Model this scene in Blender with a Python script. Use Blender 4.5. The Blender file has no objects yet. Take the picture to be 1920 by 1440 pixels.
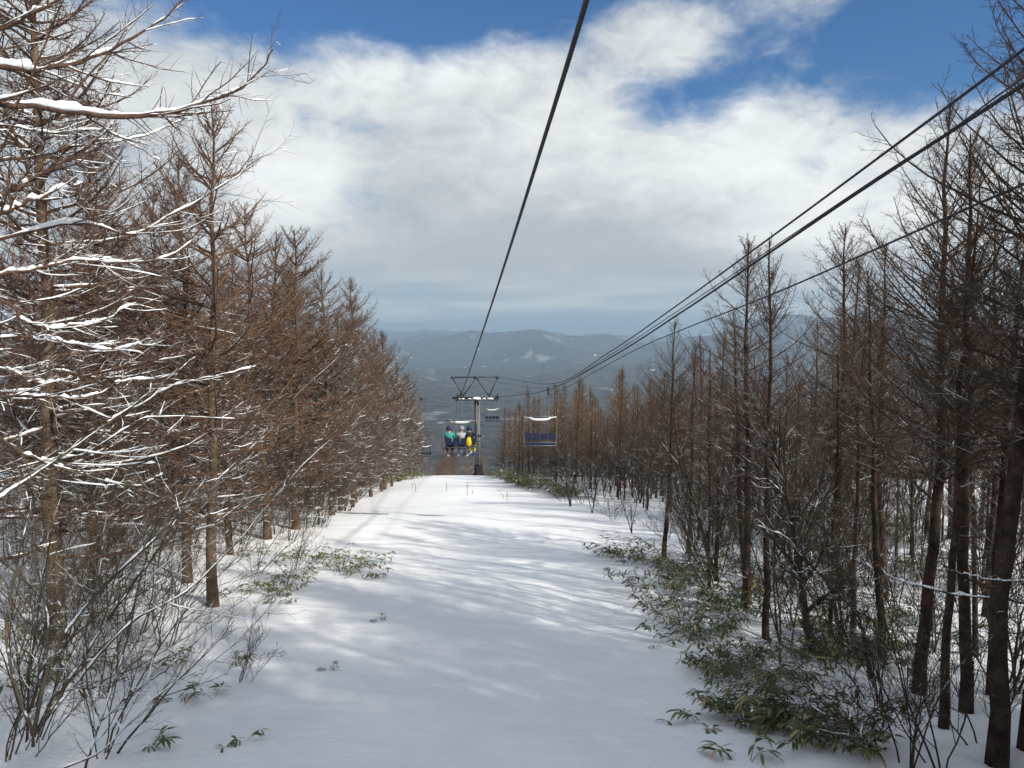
import bpy, bmesh, math, random
import numpy as np
from mathutils import Vector, noise as mnoise

# ------------------------------------------------------------------ camera
F = 1400.0                       # focal length in pixels of the 1920 wide photograph
PITCH = math.atan((720 - 625) / F)
CAMZ = 4.8
scene = bpy.context.scene
col = scene.collection
cam_d = bpy.data.cameras.new('camera')
cam_d.sensor_width = 36
cam_d.lens = F / 1920 * 36
cam_d.clip_start = 0.1
cam_d.clip_end = 60000
cam = bpy.data.objects.new('camera', cam_d)
col.objects.link(cam)
cam.location = (0, 0, CAMZ)
cam.rotation_euler = (math.pi / 2 - PITCH, 0, 0)
scene.camera = cam

# ------------------------------------------------------------------ light
SUN_EL = math.radians(32)
SUN_AZ = math.radians(128)        # clockwise from +Y: behind the camera, to its right
sd = bpy.data.lights.new('sun', 'SUN')
sd.energy = 5.0
sd.angle = math.radians(1.0)
sd.color = (1.0, 0.93, 0.82)
sun = bpy.data.objects.new('sun', sd)
col.objects.link(sun)
dv = Vector((math.sin(SUN_AZ) * math.cos(SUN_EL), math.cos(SUN_AZ) * math.cos(SUN_EL), math.sin(SUN_EL)))
sun.rotation_euler = dv.to_track_quat('Z', 'Y').to_euler()
sun.location = dv * 50

scene.view_settings.view_transform = 'Standard'
scene.view_settings.look = 'None'
scene.view_settings.exposure = 0.24
scene.view_settings.gamma = 1
scene.cycles.use_denoising = True
scene.cycles.denoising_input_passes = 'RGB_ALBEDO_NORMAL'
scene.cycles.max_bounces = 5
scene.cycles.diffuse_bounces = 3
scene.cycles.glossy_bounces = 2
scene.cycles.transmission_bounces = 2
scene.cycles.volume_bounces = 0
scene.cycles.use_adaptive_sampling = False
scene.cycles.pixel_filter_type = 'BLACKMAN_HARRIS'
scene.cycles.caustics_reflective = False

# ------------------------------------------------------------------ world: sky with clouds
world = bpy.data.worlds.new('World')
scene.world = world
world.use_nodes = True
wt = world.node_tree
wt.nodes.clear()


class NT:
    """tiny node expression helper"""
    def __init__(s, nt): s.nt = nt
    def new(s, t, **k):
        n = s.nt.nodes.new(t)
        for a, b in k.items(): setattr(n, a, b)
        return n
    def put(s, sock, v):
        if isinstance(v, bpy.types.NodeSocket): s.nt.links.new(v, sock)
        else: sock.default_value = v
    def m(s, op, a, b=0.0, c=None, clamp=False):
        n = s.new('ShaderNodeMath', operation=op); n.use_clamp = clamp
        s.put(n.inputs[0], a); s.put(n.inputs[1], b)
        if c is not None: s.put(n.inputs[2], c)
        return n.outputs[0]
    def mix(s, f, a, b):
        n = s.new('ShaderNodeMix', data_type='RGBA')
        s.put(n.inputs[0], f); s.put(n.inputs[6], a); s.put(n.inputs[7], b)
        return n.outputs[2]
    def noise(s, vec, scale, detail=4, rough=0.5, dist=0.0):
        n = s.new('ShaderNodeTexNoise')
        if vec is not None: s.put(n.inputs['Vector'], vec)
        n.inputs['Scale'].default_value = scale
        n.inputs['Detail'].default_value = detail
        n.inputs['Roughness'].default_value = rough
        n.inputs['Distortion'].default_value = dist
        return n.outputs[0]
    def ss(s, v, a, b, lo=0.0, hi=1.0):
        n = s.new('ShaderNodeMapRange', interpolation_type='SMOOTHSTEP')
        s.put(n.inputs[0], v)
        for i, x in enumerate((a, b, lo, hi)): n.inputs[1 + i].default_value = x
        return n.outputs[0]


W = NT(wt)
tc = W.new('ShaderNodeTexCoord').outputs['Generated']
sx = W.new('ShaderNodeSeparateXYZ'); W.put(sx.inputs[0], tc)
az = W.m('ARCTAN2', sx.outputs[0], sx.outputs[1])
el = W.m('ARCSINE', sx.outputs[2])


def blob(px, py, rx, ry, w):
    ca, ce = math.atan((px - 960) / F), math.atan((625 - py) / F)
    a = W.m('DIVIDE', W.m('SUBTRACT', az, ca), rx / F)
    e = W.m('DIVIDE', W.m('SUBTRACT', el, ce), ry / F)
    q = W.m('ADD', W.m('MULTIPLY', a, a), W.m('MULTIPLY', e, e))
    return W.m('MULTIPLY', W.m('EXPONENT', W.m('MULTIPLY', q, -1.0)), w)


def total(items):
    t = items[0]
    for i in items[1:]: t = W.m('ADD', t, i)
    return t


mp = W.new('ShaderNodeMapping')
W.put(mp.inputs['Vector'], tc)
mp.inputs['Scale'].default_value = (1, 1, 2.0)
n1 = W.noise(mp.outputs[0], 4.6, 9, 0.60, 0.35)
n2 = W.noise(mp.outputs[0], 2.2, 4, 0.5)
mp2 = W.new('ShaderNodeMapping')
W.put(mp2.inputs['Vector'], tc)
mp2.inputs['Scale'].default_value = (1, 1, 9.0)
n3 = W.noise(mp2.outputs[0], 4.0, 5, 0.55, 0.1)
blue = total([blob(500, -50, 300, 140, 1.1), blob(860, 0, 180, 110, 0.85), blob(1060, 20, 80, 90, 0.45), blob(1560, 165, 290, 75, 0.72), blob(1870, 110, 210, 170, 0.85),
              blob(1270, 215, 130, 55, 0.75), blob(1180, -60, 200, 90, 0.7), blob(1550, 10, 160, 45, -0.30), blob(1200, 80, 120, 55, -0.40), blob(1750, 260, 80, 40, 0.25),
              blob(1100, -300, 1500, 170, 0.7), blob(1370, -20, 170, 75, 0.75), blob(720, -20, 380, 120, 0.35), blob(1400, 110, 70, 50, 0.3), W.ss(el, 0.5, 0.8, 0.0, 0.35)])
n4 = W.noise(mp.outputs[0], 15.0, 8, 0.62, 0.4)
dens = W.m('SUBTRACT', W.m('ADD', W.m('ADD', W.m('MULTIPLY', n1, 1.7), -0.50), W.m('MULTIPLY', n4, 0.75)), blue)
mask = W.ss(dens, -0.14, 0.66)
sky = W.new('ShaderNodeTexSky', sky_type='NISHITA')
sky.sun_disc = False
sky.sun_elevation = SUN_EL
sky.sun_rotation = SUN_AZ
sky.air_density = 1.0
sky.dust_density = 0.3
sky.ozone_density = 2.0
SKY_STR = 0.1
skyc = W.new('ShaderNodeVectorMath', operation='MULTIPLY')
W.put(skyc.inputs[0], sky.outputs[0])
skyc.inputs[1].default_value = (0.36, 0.65, 0.92)
bright = total([W.m('MULTIPLY', n1, 0.42), W.m('MULTIPLY', n2, 0.45), blob(570, 370, 110, 100, 0.20), blob(1400, 330, 260, 70, 0.16),
                blob(1600, 420, 150, 70, 0.14), blob(760, 420, 170, 130, -0.08), blob(1050, 480, 320, 70, -0.13), blob(700, 190, 200, 70, 0.04), blob(1000, 560, 700, 60, -0.08)])
bright = W.m('ADD', W.m('ADD', bright, -0.17), W.m('MULTIPLY', n4, 0.34))
g = W.ss(bright, 0.25, 0.75)
cc = W.mix(g, (4.2, 4.6, 4.9, 1), (8.7, 8.95, 8.9, 1))
# thin banks of cloud low over the horizon
low = W.ss(el, 0.012, 0.11, 1.0, 0.0)
bank = W.mix(W.ss(n3, 0.38, 0.66), (3.3, 4.2, 5.0, 1), (5.9, 6.5, 6.6, 1))
cc = W.mix(low, cc, bank)
mask = W.m('MAXIMUM', mask, W.m('MULTIPLY', low, 0.96))
colr = W.mix(mask, skyc.outputs[0], cc)
# brightness added to the unseen sky overhead to lift the shaded snow
gain = W.m('ADD', W.m('ADD', 1.0, W.m('MULTIPLY', W.ss(el, 0.42, 0.75), 0.30)), W.m('MULTIPLY', W.ss(sx.outputs[1], 0.3, -0.5, 0.0, 1.0), 0.0))
gv = W.new('ShaderNodeVectorMath', operation='SCALE'); W.put(gv.inputs[0], colr); W.put(gv.inputs['Scale'], gain); colr = gv.outputs[0]
bg = W.new('ShaderNodeBackground')
W.put(bg.inputs['Color'], colr)
bg.inputs['Strength'].default_value = SKY_STR
wo = W.new('ShaderNodeOutputWorld')
wt.links.new(bg.outputs[0], wo.inputs[0])


# ------------------------------------------------------------------ geometry helpers
def at(px, py, t):
    """world point seen at pixel (px,py) of the 1920x1440 photograph, t metres ahead"""
    xc, yc = (px - 960) / F * t, (720 - py) / F * t
    return np.array([xc, t * math.cos(PITCH) + yc * math.sin(PITCH), CAMZ + yc * math.cos(PITCH) - t * math.sin(PITCH)])


_ys = np.concatenate([np.linspace(-500, 3000, 3501), [60000]])
_sl = np.where(_ys < 74, 0.131, np.where(_ys < 92, 0.131 + (_ys - 74) / 18 * 0.155, 0.286))
_sl = np.where(_ys > 1000, 0.286 * np.clip(1 - (_ys - 1000) / 500, 0, 1), _sl)
_h = -np.concatenate([[0], np.cumsum((_sl[1:] + _sl[:-1]) / 2 * np.diff(_ys))])
_h -= np.interp(0, _ys, _h)
DENTS = []


def gz(x, y, detail=True):
    x = np.asarray(x, float); y = np.asarray(y, float)
    z = np.interp(y, _ys, _h)
    xr = x + 0.082 * y
    near = np.clip((400 - y) / 300, 0, 1) * np.clip((95 - y) / 35, 0.25, 1)
    z = z + near * (0.16 * np.sin(x * 0.21 + y * 0.10 + 1.0) + 0.10 * np.sin(y * 0.33 - x * 0.13) * np.clip(y / 20, 0, 1)
                    + 0.035 * np.sin(x * 0.9 + y * 0.5) * np.sin(y * 0.7 - x * 0.3 + 2))
    z = z + near * 0.05 * np.clip(-8 - xr, 0, 60) - near * 0.022 * np.clip(xr - 6, 0, 60)
    # faint ski tracks crossing the piste
    for (ty, ts, tt) in ((31.5, .10, .5), (32.6, .13, 1.4), (18.0, -.30, .3), (25.0, .05, 2.2)):
        z = z - near * 0.035 * np.exp(-((y - ty - ts * x - 0.5 * np.sin(x * .3 + tt)) / .16) ** 2)
    # hummock across the piste
    z = z + near * 0.22 * np.exp(-((y - 36 + 0.15 * x) / 4.0) ** 2)
    if detail:
        for (dx, dy, r, d) in DENTS:
            z = z - d * np.exp(-(((x - dx) / r) ** 2 + ((y - dy) / (r * .8)) ** 2))
    return z


def gnd(px, py):
    """ground point under a pixel of the photograph"""
    o = np.array([0, 0, CAMZ]); d = at(px, py, 1.0) - o
    ts = np.linspace(3, 260, 5000)
    P = o + ts[:, None] * d
    s = P[:, 2] - gz(P[:, 0], P[:, 1], False)
    i = int(np.argmax(s < 0)) if (s < 0).any() else len(ts) - 1
    p = P[i]
    return float(p[0]), float(p[1])


def unit(v): return v / np.maximum(np.linalg.norm(v, axis=-1, keepdims=True), 1e-9)


class MB:
    """collects faces of one mesh object"""
    def __init__(s): s.V = []; s.F4 = []; s.M4 = []; s.n = 0; s.flat = []
    def raw(s, V, Q, mi=0):
        V = np.asarray(V, float).reshape(-1, 3); Q = np.asarray(Q, int).reshape(-1, 4)
        s.V.append(V); s.F4.append(Q + s.n); s.M4.append(np.full(len(Q), mi)); s.n += len(V)
    def tubes(s, P, R, sides=4, mi=0, zs=1.0):
        P = np.asarray(P, float); R = np.asarray(R, float)
        if P.ndim == 2: P = P[None]; R = R[None]
        n, k, _ = P.shape
        T = unit(np.gradient(P, axis=1))
        mean = unit(P[:, -1] - P[:, 0])
        ref = np.where(np.abs(mean[:, 2:3]) < 0.85, np.array([[0, 0, 1.0]]), np.array([[1.0, 0, 0]]))[:, None, :]
        U = unit(np.cross(T, ref)); Wv = np.cross(U, T)
        a = np.arange(sides) / sides * 2 * math.pi + math.pi / 2
        off = (np.cos(a)[None, None, :, None] * U[:, :, None, :] + np.sin(a)[None, None, :, None] * Wv[:, :, None, :]) * R[:, :, None, None]
        off[..., 2] *= zs
        V = (P[:, :, None, :] + off).reshape(-1, 3)
        i = np.arange(n)[:, None, None] * (k * sides); j = np.arange(k - 1)[None, :, None] * sides; c = np.arange(sides)[None, None, :]
        c2 = (c + 1) % sides
        Q = np.stack([i + j + c, i + j + c2, i + j + sides + c2, i + j + sides + c], -1).reshape(-1, 4)
        s.raw(V, Q, mi)
    def tube(s, pts, r, sides=8, mi=0, caps=True):
        pts = np.asarray(pts, float)
        r = np.full(len(pts), r) if np.isscalar(r) else np.asarray(r, float)
        if caps:
            T0 = unit(pts[0] - pts[1]) * 1e-3; T1 = unit(pts[-1] - pts[-2]) * 1e-3
            pts = np.vstack([pts[0] + T0, pts[0], pts[-1] * 0 + pts[-1]]) if len(pts) == 1 else np.vstack([pts[:1] + T0, pts, pts[-1:] + T1])
            r = np.concatenate([[1e-4], r, [1e-4]])
        s.tubes(pts, r, sides, mi)
    def box(s, c, size, rz=0.0, mi=0, rx=0.0):
        x, y, z = [q / 2 for q in size]
        V = np.array([[i, j, k] for i in (-x, x) for j in (-y, y) for k in (-z, z)])
        if rx:
            cr, sr = math.cos(rx), math.sin(rx)
            V = V @ np.array([[1, 0, 0], [0, cr, -sr], [0, sr, cr]]).T
        cz, sz = math.cos(rz), math.sin(rz)
        V = V @ np.array([[cz, -sz, 0], [sz, cz, 0], [0, 0, 1]]).T + np.asarray(c)
        s.raw(V, [[0, 1, 3, 2], [4, 6, 7, 5], [0, 4, 5, 1], [2, 3, 7, 6], [0, 2, 6, 4], [1, 5, 7, 3]], mi)
    def wheel(s, c, axis, r, w, n=16, mi=0):
        c = np.asarray(c, float); axis = unit(np.asarray(axis, float))
        P = np.array([c - axis * w / 2, c - axis * w / 2, c - axis * w * .25, c + axis * w * .25, c + axis * w / 2, c + axis * w / 2])
        P += axis * np.array([0, 1, 2, 3, 4, 5])[:, None] * 1e-4
        s.tubes(P, np.array([1e-4, r, r * .86, r * .86, r, 1e-4]), n, mi)
    def build(s, name, mats, parent=None, smooth=True):
        V = np.concatenate(s.V); Q = np.concatenate(s.F4); M = np.concatenate(s.M4)
        me = bpy.data.meshes.new(name)
        me.vertices.add(len(V)); me.vertices.foreach_set('co', V.astype(np.float32).ravel())
        me.loops.add(len(Q) * 4); me.loops.foreach_set('vertex_index', Q.astype(np.int32).ravel())
        me.polygons.add(len(Q))
        me.polygons.foreach_set('loop_start', (np.arange(len(Q)) * 4).astype(np.int32))
        me.polygons.foreach_set('loop_total', np.full(len(Q), 4, np.int32))
        me.polygons.foreach_set('material_index', M.astype(np.int32))
        me.polygons.foreach_set('use_smooth', np.full(len(Q), smooth))
        me.update(calc_edges=True)
        for m_ in (mats if isinstance(mats, (list, tuple)) else [mats]): me.materials.append(m_)
        o = bpy.data.objects.new(name, me)
        col.objects.link(o)
        if parent is not None: o.parent = parent
        if name == 'snow_cover': o['kind'] = 'stuff'
        return o


def tag(o, label=None, cat=None, group=None, kind=None):
    if label: o['label'] = label
    if cat: o['category'] = cat
    if group: o['group'] = group
    if kind: o['kind'] = kind
    return o


def empty(name, loc=(0, 0, 0), rz=0.0):
    o = bpy.data.objects.new(name, None)
    o.empty_display_size = 0.3
    col.objects.link(o)
    o.location = loc
    o.rotation_euler = (0, 0, rz)
    return o


def copy_tree(o, parent=None):
    c = o.copy()
    col.objects.link(c)
    c.parent = parent
    for ch in [q for q in KIDS.get(o.name, [])]:
        copy_tree(ch, c)
    return c


KIDS = {}


def own(root, *kids):
    KIDS[root.name] = list(kids)
    return root


# ------------------------------------------------------------------ materials
def mat(name, color, rough=0.8, metal=0.0, vary=0.0, vscale=6.0, bump=0.0, bscale=30.0, spec=0.3):
    m_ = bpy.data.materials.new(name); m_.use_nodes = True
    n = NT(m_.node_tree); b = m_.node_tree.nodes['Principled BSDF']
    b.inputs['Roughness'].default_value = rough
    b.inputs['Metallic'].default_value = metal
    b.inputs['Specular IOR Level'].default_value = spec
    c = tuple(color) + (1,)
    if vary:
        o = n.new('ShaderNodeTexCoord').outputs['Object']
        f = n.noise(o, vscale, 4, 0.6)
        n.put(b.inputs['Base Color'], n.mix(f, tuple(q * (1 - vary) for q in color) + (1,), tuple(min(1, q * (1 + vary)) for q in color) + (1,)))
    else:
        b.inputs['Base Color'].default_value = c
    if bump:
        o = n.new('ShaderNodeTexCoord').outputs['Object']
        bn = n.new('ShaderNodeBump'); bn.inputs['Strength'].default_value = bump; bn.inputs['Distance'].default_value = 0.02
        n.put(bn.inputs['Height'], n.noise(o, bscale, 3, 0.6)); n.put(b.inputs['Normal'], bn.outputs[0])
    return m_


SNOWC = (0.80, 0.83, 0.86, 1)


def bark(name, c1, c2, snow=0.5, scale=5.0, thr=0.25, island=False, zfade=None):
    """bark whose upward faces carry snow in broken runs"""
    m_ = bpy.data.materials.new(name); m_.use_nodes = True
    n = NT(m_.node_tree); b = m_.node_tree.nodes['Principled BSDF']
    b.inputs['Roughness'].default_value = 0.9; b.inputs['Specular IOR Level'].default_value = 0.15
    o = n.new('ShaderNodeTexCoord').outputs['Object']
    ge = n.new('ShaderNodeNewGeometry')
    f = n.ss(n.noise(o, scale, 5, 0.65), 0.35, 0.65)
    if island: f = n.m('ADD', n.m('MULTIPLY', f, 0.5), n.m('MULTIPLY', ge.outputs['Random Per Island'], 0.5))
    base = n.mix(f, tuple(c1) + (1,), tuple(c2) + (1,))
    mpb = n.new('ShaderNodeMapping'); n.put(mpb.inputs[0], o); mpb.inputs['Scale'].default_value = (1, 1, 0.25)
    streak = n.noise(mpb.outputs[0], 45, 3, 0.7)
    base2 = n.mix(n.ss(streak, 0.35, 0.7), base, n.mix(0.55, base, (0.012, 0.010, 0.009, 1)))
    bnb = n.new('ShaderNodeBump'); bnb.inputs['Strength'].default_value = 0.9; bnb.inputs['Distance'].default_value = 0.02
    n.put(bnb.inputs['Height'], streak); n.put(b.inputs['Normal'], bnb.outputs[0])
    sep = n.new('ShaderNodeSeparateXYZ'); n.put(sep.inputs[0], ge.outputs['Normal'])
    up = n.ss(sep.outputs[2], thr, thr + 0.25)
    pat = n.ss(n.noise(o, 2.3, 4, 0.6), 0.62 - snow * 0.35, 0.70 - snow * 0.35)
    s_ = n.m('MULTIPLY', up, pat)
    if zfade:
        so = n.new('ShaderNodeSeparateXYZ'); n.put(so.inputs[0], o)
        s_ = n.m('MULTIPLY', s_, n.ss(so.outputs[2], zfade[0], zfade[1], 1.0, 0.0))
    n.put(b.inputs['Base Color'], n.mix(s_, base2, SNOWC))
    return m_


M = {}
M['snow'] = mat('snow_clump', (0.84, 0.86, 0.88), 0.7, vary=0.03, bump=0.5, bscale=25)
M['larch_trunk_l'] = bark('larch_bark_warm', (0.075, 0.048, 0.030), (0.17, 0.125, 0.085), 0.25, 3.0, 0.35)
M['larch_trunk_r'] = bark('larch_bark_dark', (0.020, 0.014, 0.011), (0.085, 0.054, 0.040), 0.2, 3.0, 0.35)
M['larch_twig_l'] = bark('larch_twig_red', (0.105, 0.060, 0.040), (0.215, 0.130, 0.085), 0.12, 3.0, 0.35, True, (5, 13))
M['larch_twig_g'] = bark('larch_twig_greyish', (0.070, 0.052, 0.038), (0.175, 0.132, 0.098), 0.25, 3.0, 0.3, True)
M['larch_twig_far'] = bark('larch_twig_sunlit', (0.10, 0.062, 0.036), (0.23, 0.15, 0.09), 0.12, 3.0, 0.35, True)  # sunlit orange-brown of the farther right larches put into the twig colour
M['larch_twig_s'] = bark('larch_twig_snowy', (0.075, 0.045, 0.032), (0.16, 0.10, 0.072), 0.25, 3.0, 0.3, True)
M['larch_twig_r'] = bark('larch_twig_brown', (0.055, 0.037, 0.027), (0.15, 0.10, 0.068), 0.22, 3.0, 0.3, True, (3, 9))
M['shrub_l'] = bark('shrub_twig_pale', (0.060, 0.046, 0.032), (0.165, 0.125, 0.088), 0.22, 4.0, 0.35, True)
M['stem_l'] = bark('grey_stem', (0.035, 0.030, 0.026), (0.12, 0.10, 0.08), 0.30, 4.0, 0.3, True)
M['shrub_r'] = bark('shrub_twig_dark', (0.035, 0.026, 0.020), (0.11, 0.082, 0.060), 0.20, 4.0, 0.35, True)
M['tree_r'] = bark('deciduous_bark_dark', (0.030, 0.022, 0.018), (0.10, 0.072, 0.055), 0.35, 4.0, 0.3, True, (3, 8))
M['rope'] = mat('steel_rope', (0.035, 0.036, 0.042), 0.55, 0.3, vary=0.3, vscale=60)
M['steel'] = mat('galvanised_steel', (0.30, 0.32, 0.33), 0.5, 0.5, vary=0.25, vscale=8)
M['steel_dark'] = mat('dark_painted_steel', (0.045, 0.055, 0.065), 0.5, 0.3, vary=0.25, vscale=10)
M['chair_steel'] = mat('chair_steel', (0.13, 0.14, 0.15), 0.5, 0.4, vary=0.3, vscale=8)
M['mast'] = mat('weathered_mast', (0.085, 0.088, 0.088), 0.6, 0.2, vary=0.35, vscale=3)
M['rubber'] = mat('black_rubber', (0.02, 0.02, 0.022), 0.7)
M['blue_pad'] = mat('navy_seat_pad', (0.009, 0.014, 0.044), 0.6, vary=0.3, vscale=6)
M['pale_bar'] = mat('pale_bar', (0.62, 0.62, 0.58), 0.6)
M['stake'] = mat('dry_stem', (0.12, 0.085, 0.05), 0.9, vary=0.3)

# snow ground
gm = bpy.data.materials.new('snow_ground'); gm.use_nodes = True
n = NT(gm.node_tree); b = gm.node_tree.nodes['Principled BSDF']
o_ = n.new('ShaderNodeTexCoord').outputs['Object']
b.inputs['Roughness'].default_value = 0.65; b.inputs['Specular IOR Level'].default_value = 0.25
f1 = n.noise(o_, 0.35, 5, 0.6)
n.put(b.inputs['Base Color'], n.mix(n.ss(f1, 0.3, 0.7), (0.775, 0.80, 0.835, 1), (0.85, 0.865, 0.88, 1)))
mpg = n.new('ShaderNodeMapping'); n.put(mpg.inputs[0], o_)
mpg.inputs['Rotation'].default_value = (0, 0, math.radians(35)); mpg.inputs['Scale'].default_value = (0.5, 1.5, 1)
hh = n.m('ADD', n.m('MULTIPLY', n.noise(mpg.outputs[0], 0.9, 6, 0.55), 0.9), n.m('ADD', n.m('MULTIPLY', n.noise(o_, 7, 5, 0.7), 0.20), n.m('MULTIPLY', n.noise(o_, 45, 3, 0.7), 0.035)))
bn = n.new('ShaderNodeBump'); bn.inputs['Strength'].default_value = 0.55; bn.inputs['Distance'].default_value = 0.22
n.put(bn.inputs['Height'], hh); n.put(b.inputs['Normal'], bn.outputs[0])
# valley: forest, fields and snow patches
vm = bpy.data.materials.new('valley_ground'); vm.use_nodes = True
n = NT(vm.node_tree); b = vm.node_tree.nodes['Principled BSDF']
b.inputs['Roughness'].default_value = 1.0; b.inputs['Specular IOR Level'].default_value = 0.0
o_ = n.new('ShaderNodeTexCoord').outputs['Object']
fo = n.mix(n.ss(n.noise(o_, 0.012, 6, 0.7), 0.35, 0.65), (0.010, 0.016, 0.015, 1), (0.075, 0.068, 0.058, 1))
mpv = n.new('ShaderNodeMapping'); n.put(mpv.inputs[0], o_); mpv.inputs['Scale'].default_value = (1, 0.55, 1)
fields = n.ss(n.noise(mpv.outputs[0], 0.0021, 7, 0.62), 0.60, 0.66)
fo2 = n.mix(n.m('MULTIPLY', fields, 0.45), fo, (0.42, 0.44, 0.46, 1))
vor = n.new('ShaderNodeTexVoronoi'); n.put(vor.inputs['Vector'], mpv.outputs[0]); vor.inputs['Scale'].default_value = 0.0042
sv_ = n.new('ShaderNodeSeparateXYZ'); n.put(sv_.inputs[0], o_)
spots = n.m('MULTIPLY', n.ss(n.m('ADD', vor.outputs['Distance'], n.m('MULTIPLY', n.noise(o_, 0.02, 3), 0.12)), 0.10, 0.16, 1.0, 0.0), n.ss(sv_.outputs[1], 2600, 3400))
n.put(b.inputs['Base Color'], n.mix(n.m('MULTIPLY', spots, 0.85), fo2, (0.75, 0.76, 0.78, 1)))

# ------------------------------------------------------------------ the ground, one sheet to the horizon
for (px, py, r, d) in [(492, 1318, .16, .07), (245, 1405, .16, .08), (325, 1408, .07, .06), (300, 1350, .12, .05), (1590, 1330, .2, .06),
                       (430, 1250, .12, .04), (345, 1290, .14, .05)]:
    gx, gy = gnd(px, py); DENTS.append((gx, gy, r, d))


for (px, py) in [(105, 1205), (178, 1108), (352, 1088), (400, 1130), (1868, 1425), (1812, 1325), (1770, 1355), (1722, 1292), (1655, 1208), (1245, 1042), (1290, 1035), (1437, 1192)]:
    gx, gy = gnd(px, py); DENTS.append((gx, gy, .42, .13)); DENTS.append((gx - .55, gy + .1, .45, -.05))


def graded(lo, hi, c0, c1, fine, growth, mx):
    a = list(np.arange(c0, c1, fine)); s = fine; x = a[-1]
    while x < hi: s = min(s * growth, mx * (1 + abs(x) / 9000)); x += s; a.append(x)
    s = fine; x = c0; bb = []
    while x > lo: s = min(s * growth, mx); x -= s; bb.append(x)
    return np.array(bb[::-1] + a)


gxs = graded(-14000, 14000, -11, 9, 0.14, 1.045, 130)
gys = graded(-120, 24000, 6, 34, 0.14, 1.022, 150)
GX, GY = np.meshgrid(gxs, gys)
GZ = gz(GX, GY)
rngs = np.random.default_rng(5)
near = (GY < 45) & (np.abs(GX) < 16)
GZ[near] += 0.012 * np.sin(GX[near] * 3.1 + 2 * np.sin(GY[near] * 1.3)) * np.sin(GY[near] * 2.3 + GX[near])
far = GY > 2200
HP = [(385, 9000, 520, 900, 285), (-250, 10500, 900, 900, 235), (1150, 10500, 900, 900, 225), (-1300, 12500, 1500, 1500, 345), (-2100, 9000, 700, 1100, 240), (2600, 9500, 1300, 1500, 320),
      (4200, 8000, 1600, 1600, 420), (0, 6800, 1600, 500, 70), (-1200, 5200, 600, 400, 60), (-4600, 9500, 2000, 2000, 420), (700, 5600, 600, 350, 75), (2000, 17000, 3500, 1500, 300), (-3000, 18000, 3500, 1500, 330), (7000, 11000, 2500, 3000, 450)]
idx = np.argwhere(far)
for i, j in idx:
    x, y = GX[i, j], GY[i, j]
    k = min(1.0, (y - 2200) / 2500)
    v = mnoise.fractal(Vector((x / 1300, y / 1500, 0.3)), 0.9, 2.1, 6)
    z = 75 * v * k
    for (hx, hy, sxx, syy, hh_) in HP:
        q = ((x - hx) / sxx) ** 2 + ((y - hy) / syy) ** 2
        if q < 9: z += hh_ * math.exp(-q) * (1 + 0.36 * v)
    GZ[i, j] += z
ny, nx = GX.shape
V = np.stack([GX, GY, GZ], -1).reshape(-1, 3)
I = (np.arange(ny - 1)[:, None] * nx + np.arange(nx - 1)[None, :]).ravel()
Q = np.stack([I, I + 1, I + nx + 1, I + nx], -1)
mb = MB(); mb.raw(V, Q)
cy = V[Q[:, 0], 1]
mb.M4[0] = np.where(cy > 330, 1, 0)
ground = mb.build('ground', [gm, vm])
tag(ground, kind='structure')

# ------------------------------------------------------------------ trees
def spawn(rng, P, R, m_, u0, u1, ang, length, k, up=0.0, rf=0.5, rmin=0.003, planar=0.0, wob=0.08, taper=0.35, lfade=0.5):
    """m_ child branches on every parent polyline"""
    n_, k0, _ = P.shape
    u = (np.arange(m_)[None, :] + rng.random((n_, m_))) / m_ * (u1 - u0) + u0
    f = u * (k0 - 1); i = np.clip(f.astype(int), 0, k0 - 2); fr = (f - i)[..., None]
    a = np.arange(n_)[:, None]
    base = P[a, i] * (1 - fr) + P[a, i + 1] * fr
    T = unit(P[a, i + 1] - P[a, i])
    r = R[a, i] * (1 - fr[..., 0]) + R[a, i + 1] * fr[..., 0]
    side = unit(np.cross(T, np.array([0, 0, 1.0])) + 1e-6)
    upv = np.cross(side, T)
    th = rng.random((n_, m_)) * 2 * math.pi
    if planar:
        sgn = np.where(rng.random((n_, m_)) < 0.5, 0, math.pi)
        th = sgn + rng.normal(0, planar, (n_, m_))
    perp = np.cos(th)[..., None] * side + np.sin(th)[..., None] * upv
    an = ang + rng.normal(0, 0.18, (n_, m_))
    d = np.cos(an)[..., None] * T + np.sin(an)[..., None] * perp
    plen = np.linalg.norm(np.diff(P, axis=1), axis=-1).sum(1)[:, None]
    L = plen * length * (1 - lfade * u) * rng.uniform(0.55, 1.2, (n_, m_))
    d = d.reshape(-1, 3); base = base.reshape(-1, 3); L = L.reshape(-1); r = r.reshape(-1)
    pts = [base]; cur = base
    for s_ in range(k - 1):
        d = unit(d + np.array([0, 0, up]) + rng.normal(0, wob, d.shape))
        cur = cur + d * (L / (k - 1))[:, None]
        pts.append(cur)
    C = np.stack(pts, 1)
    r0 = np.maximum(r * rf, rmin)
    Rr = r0[:, None] * np.linspace(1, taper, k)[None, :]
    return C, Rr


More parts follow.
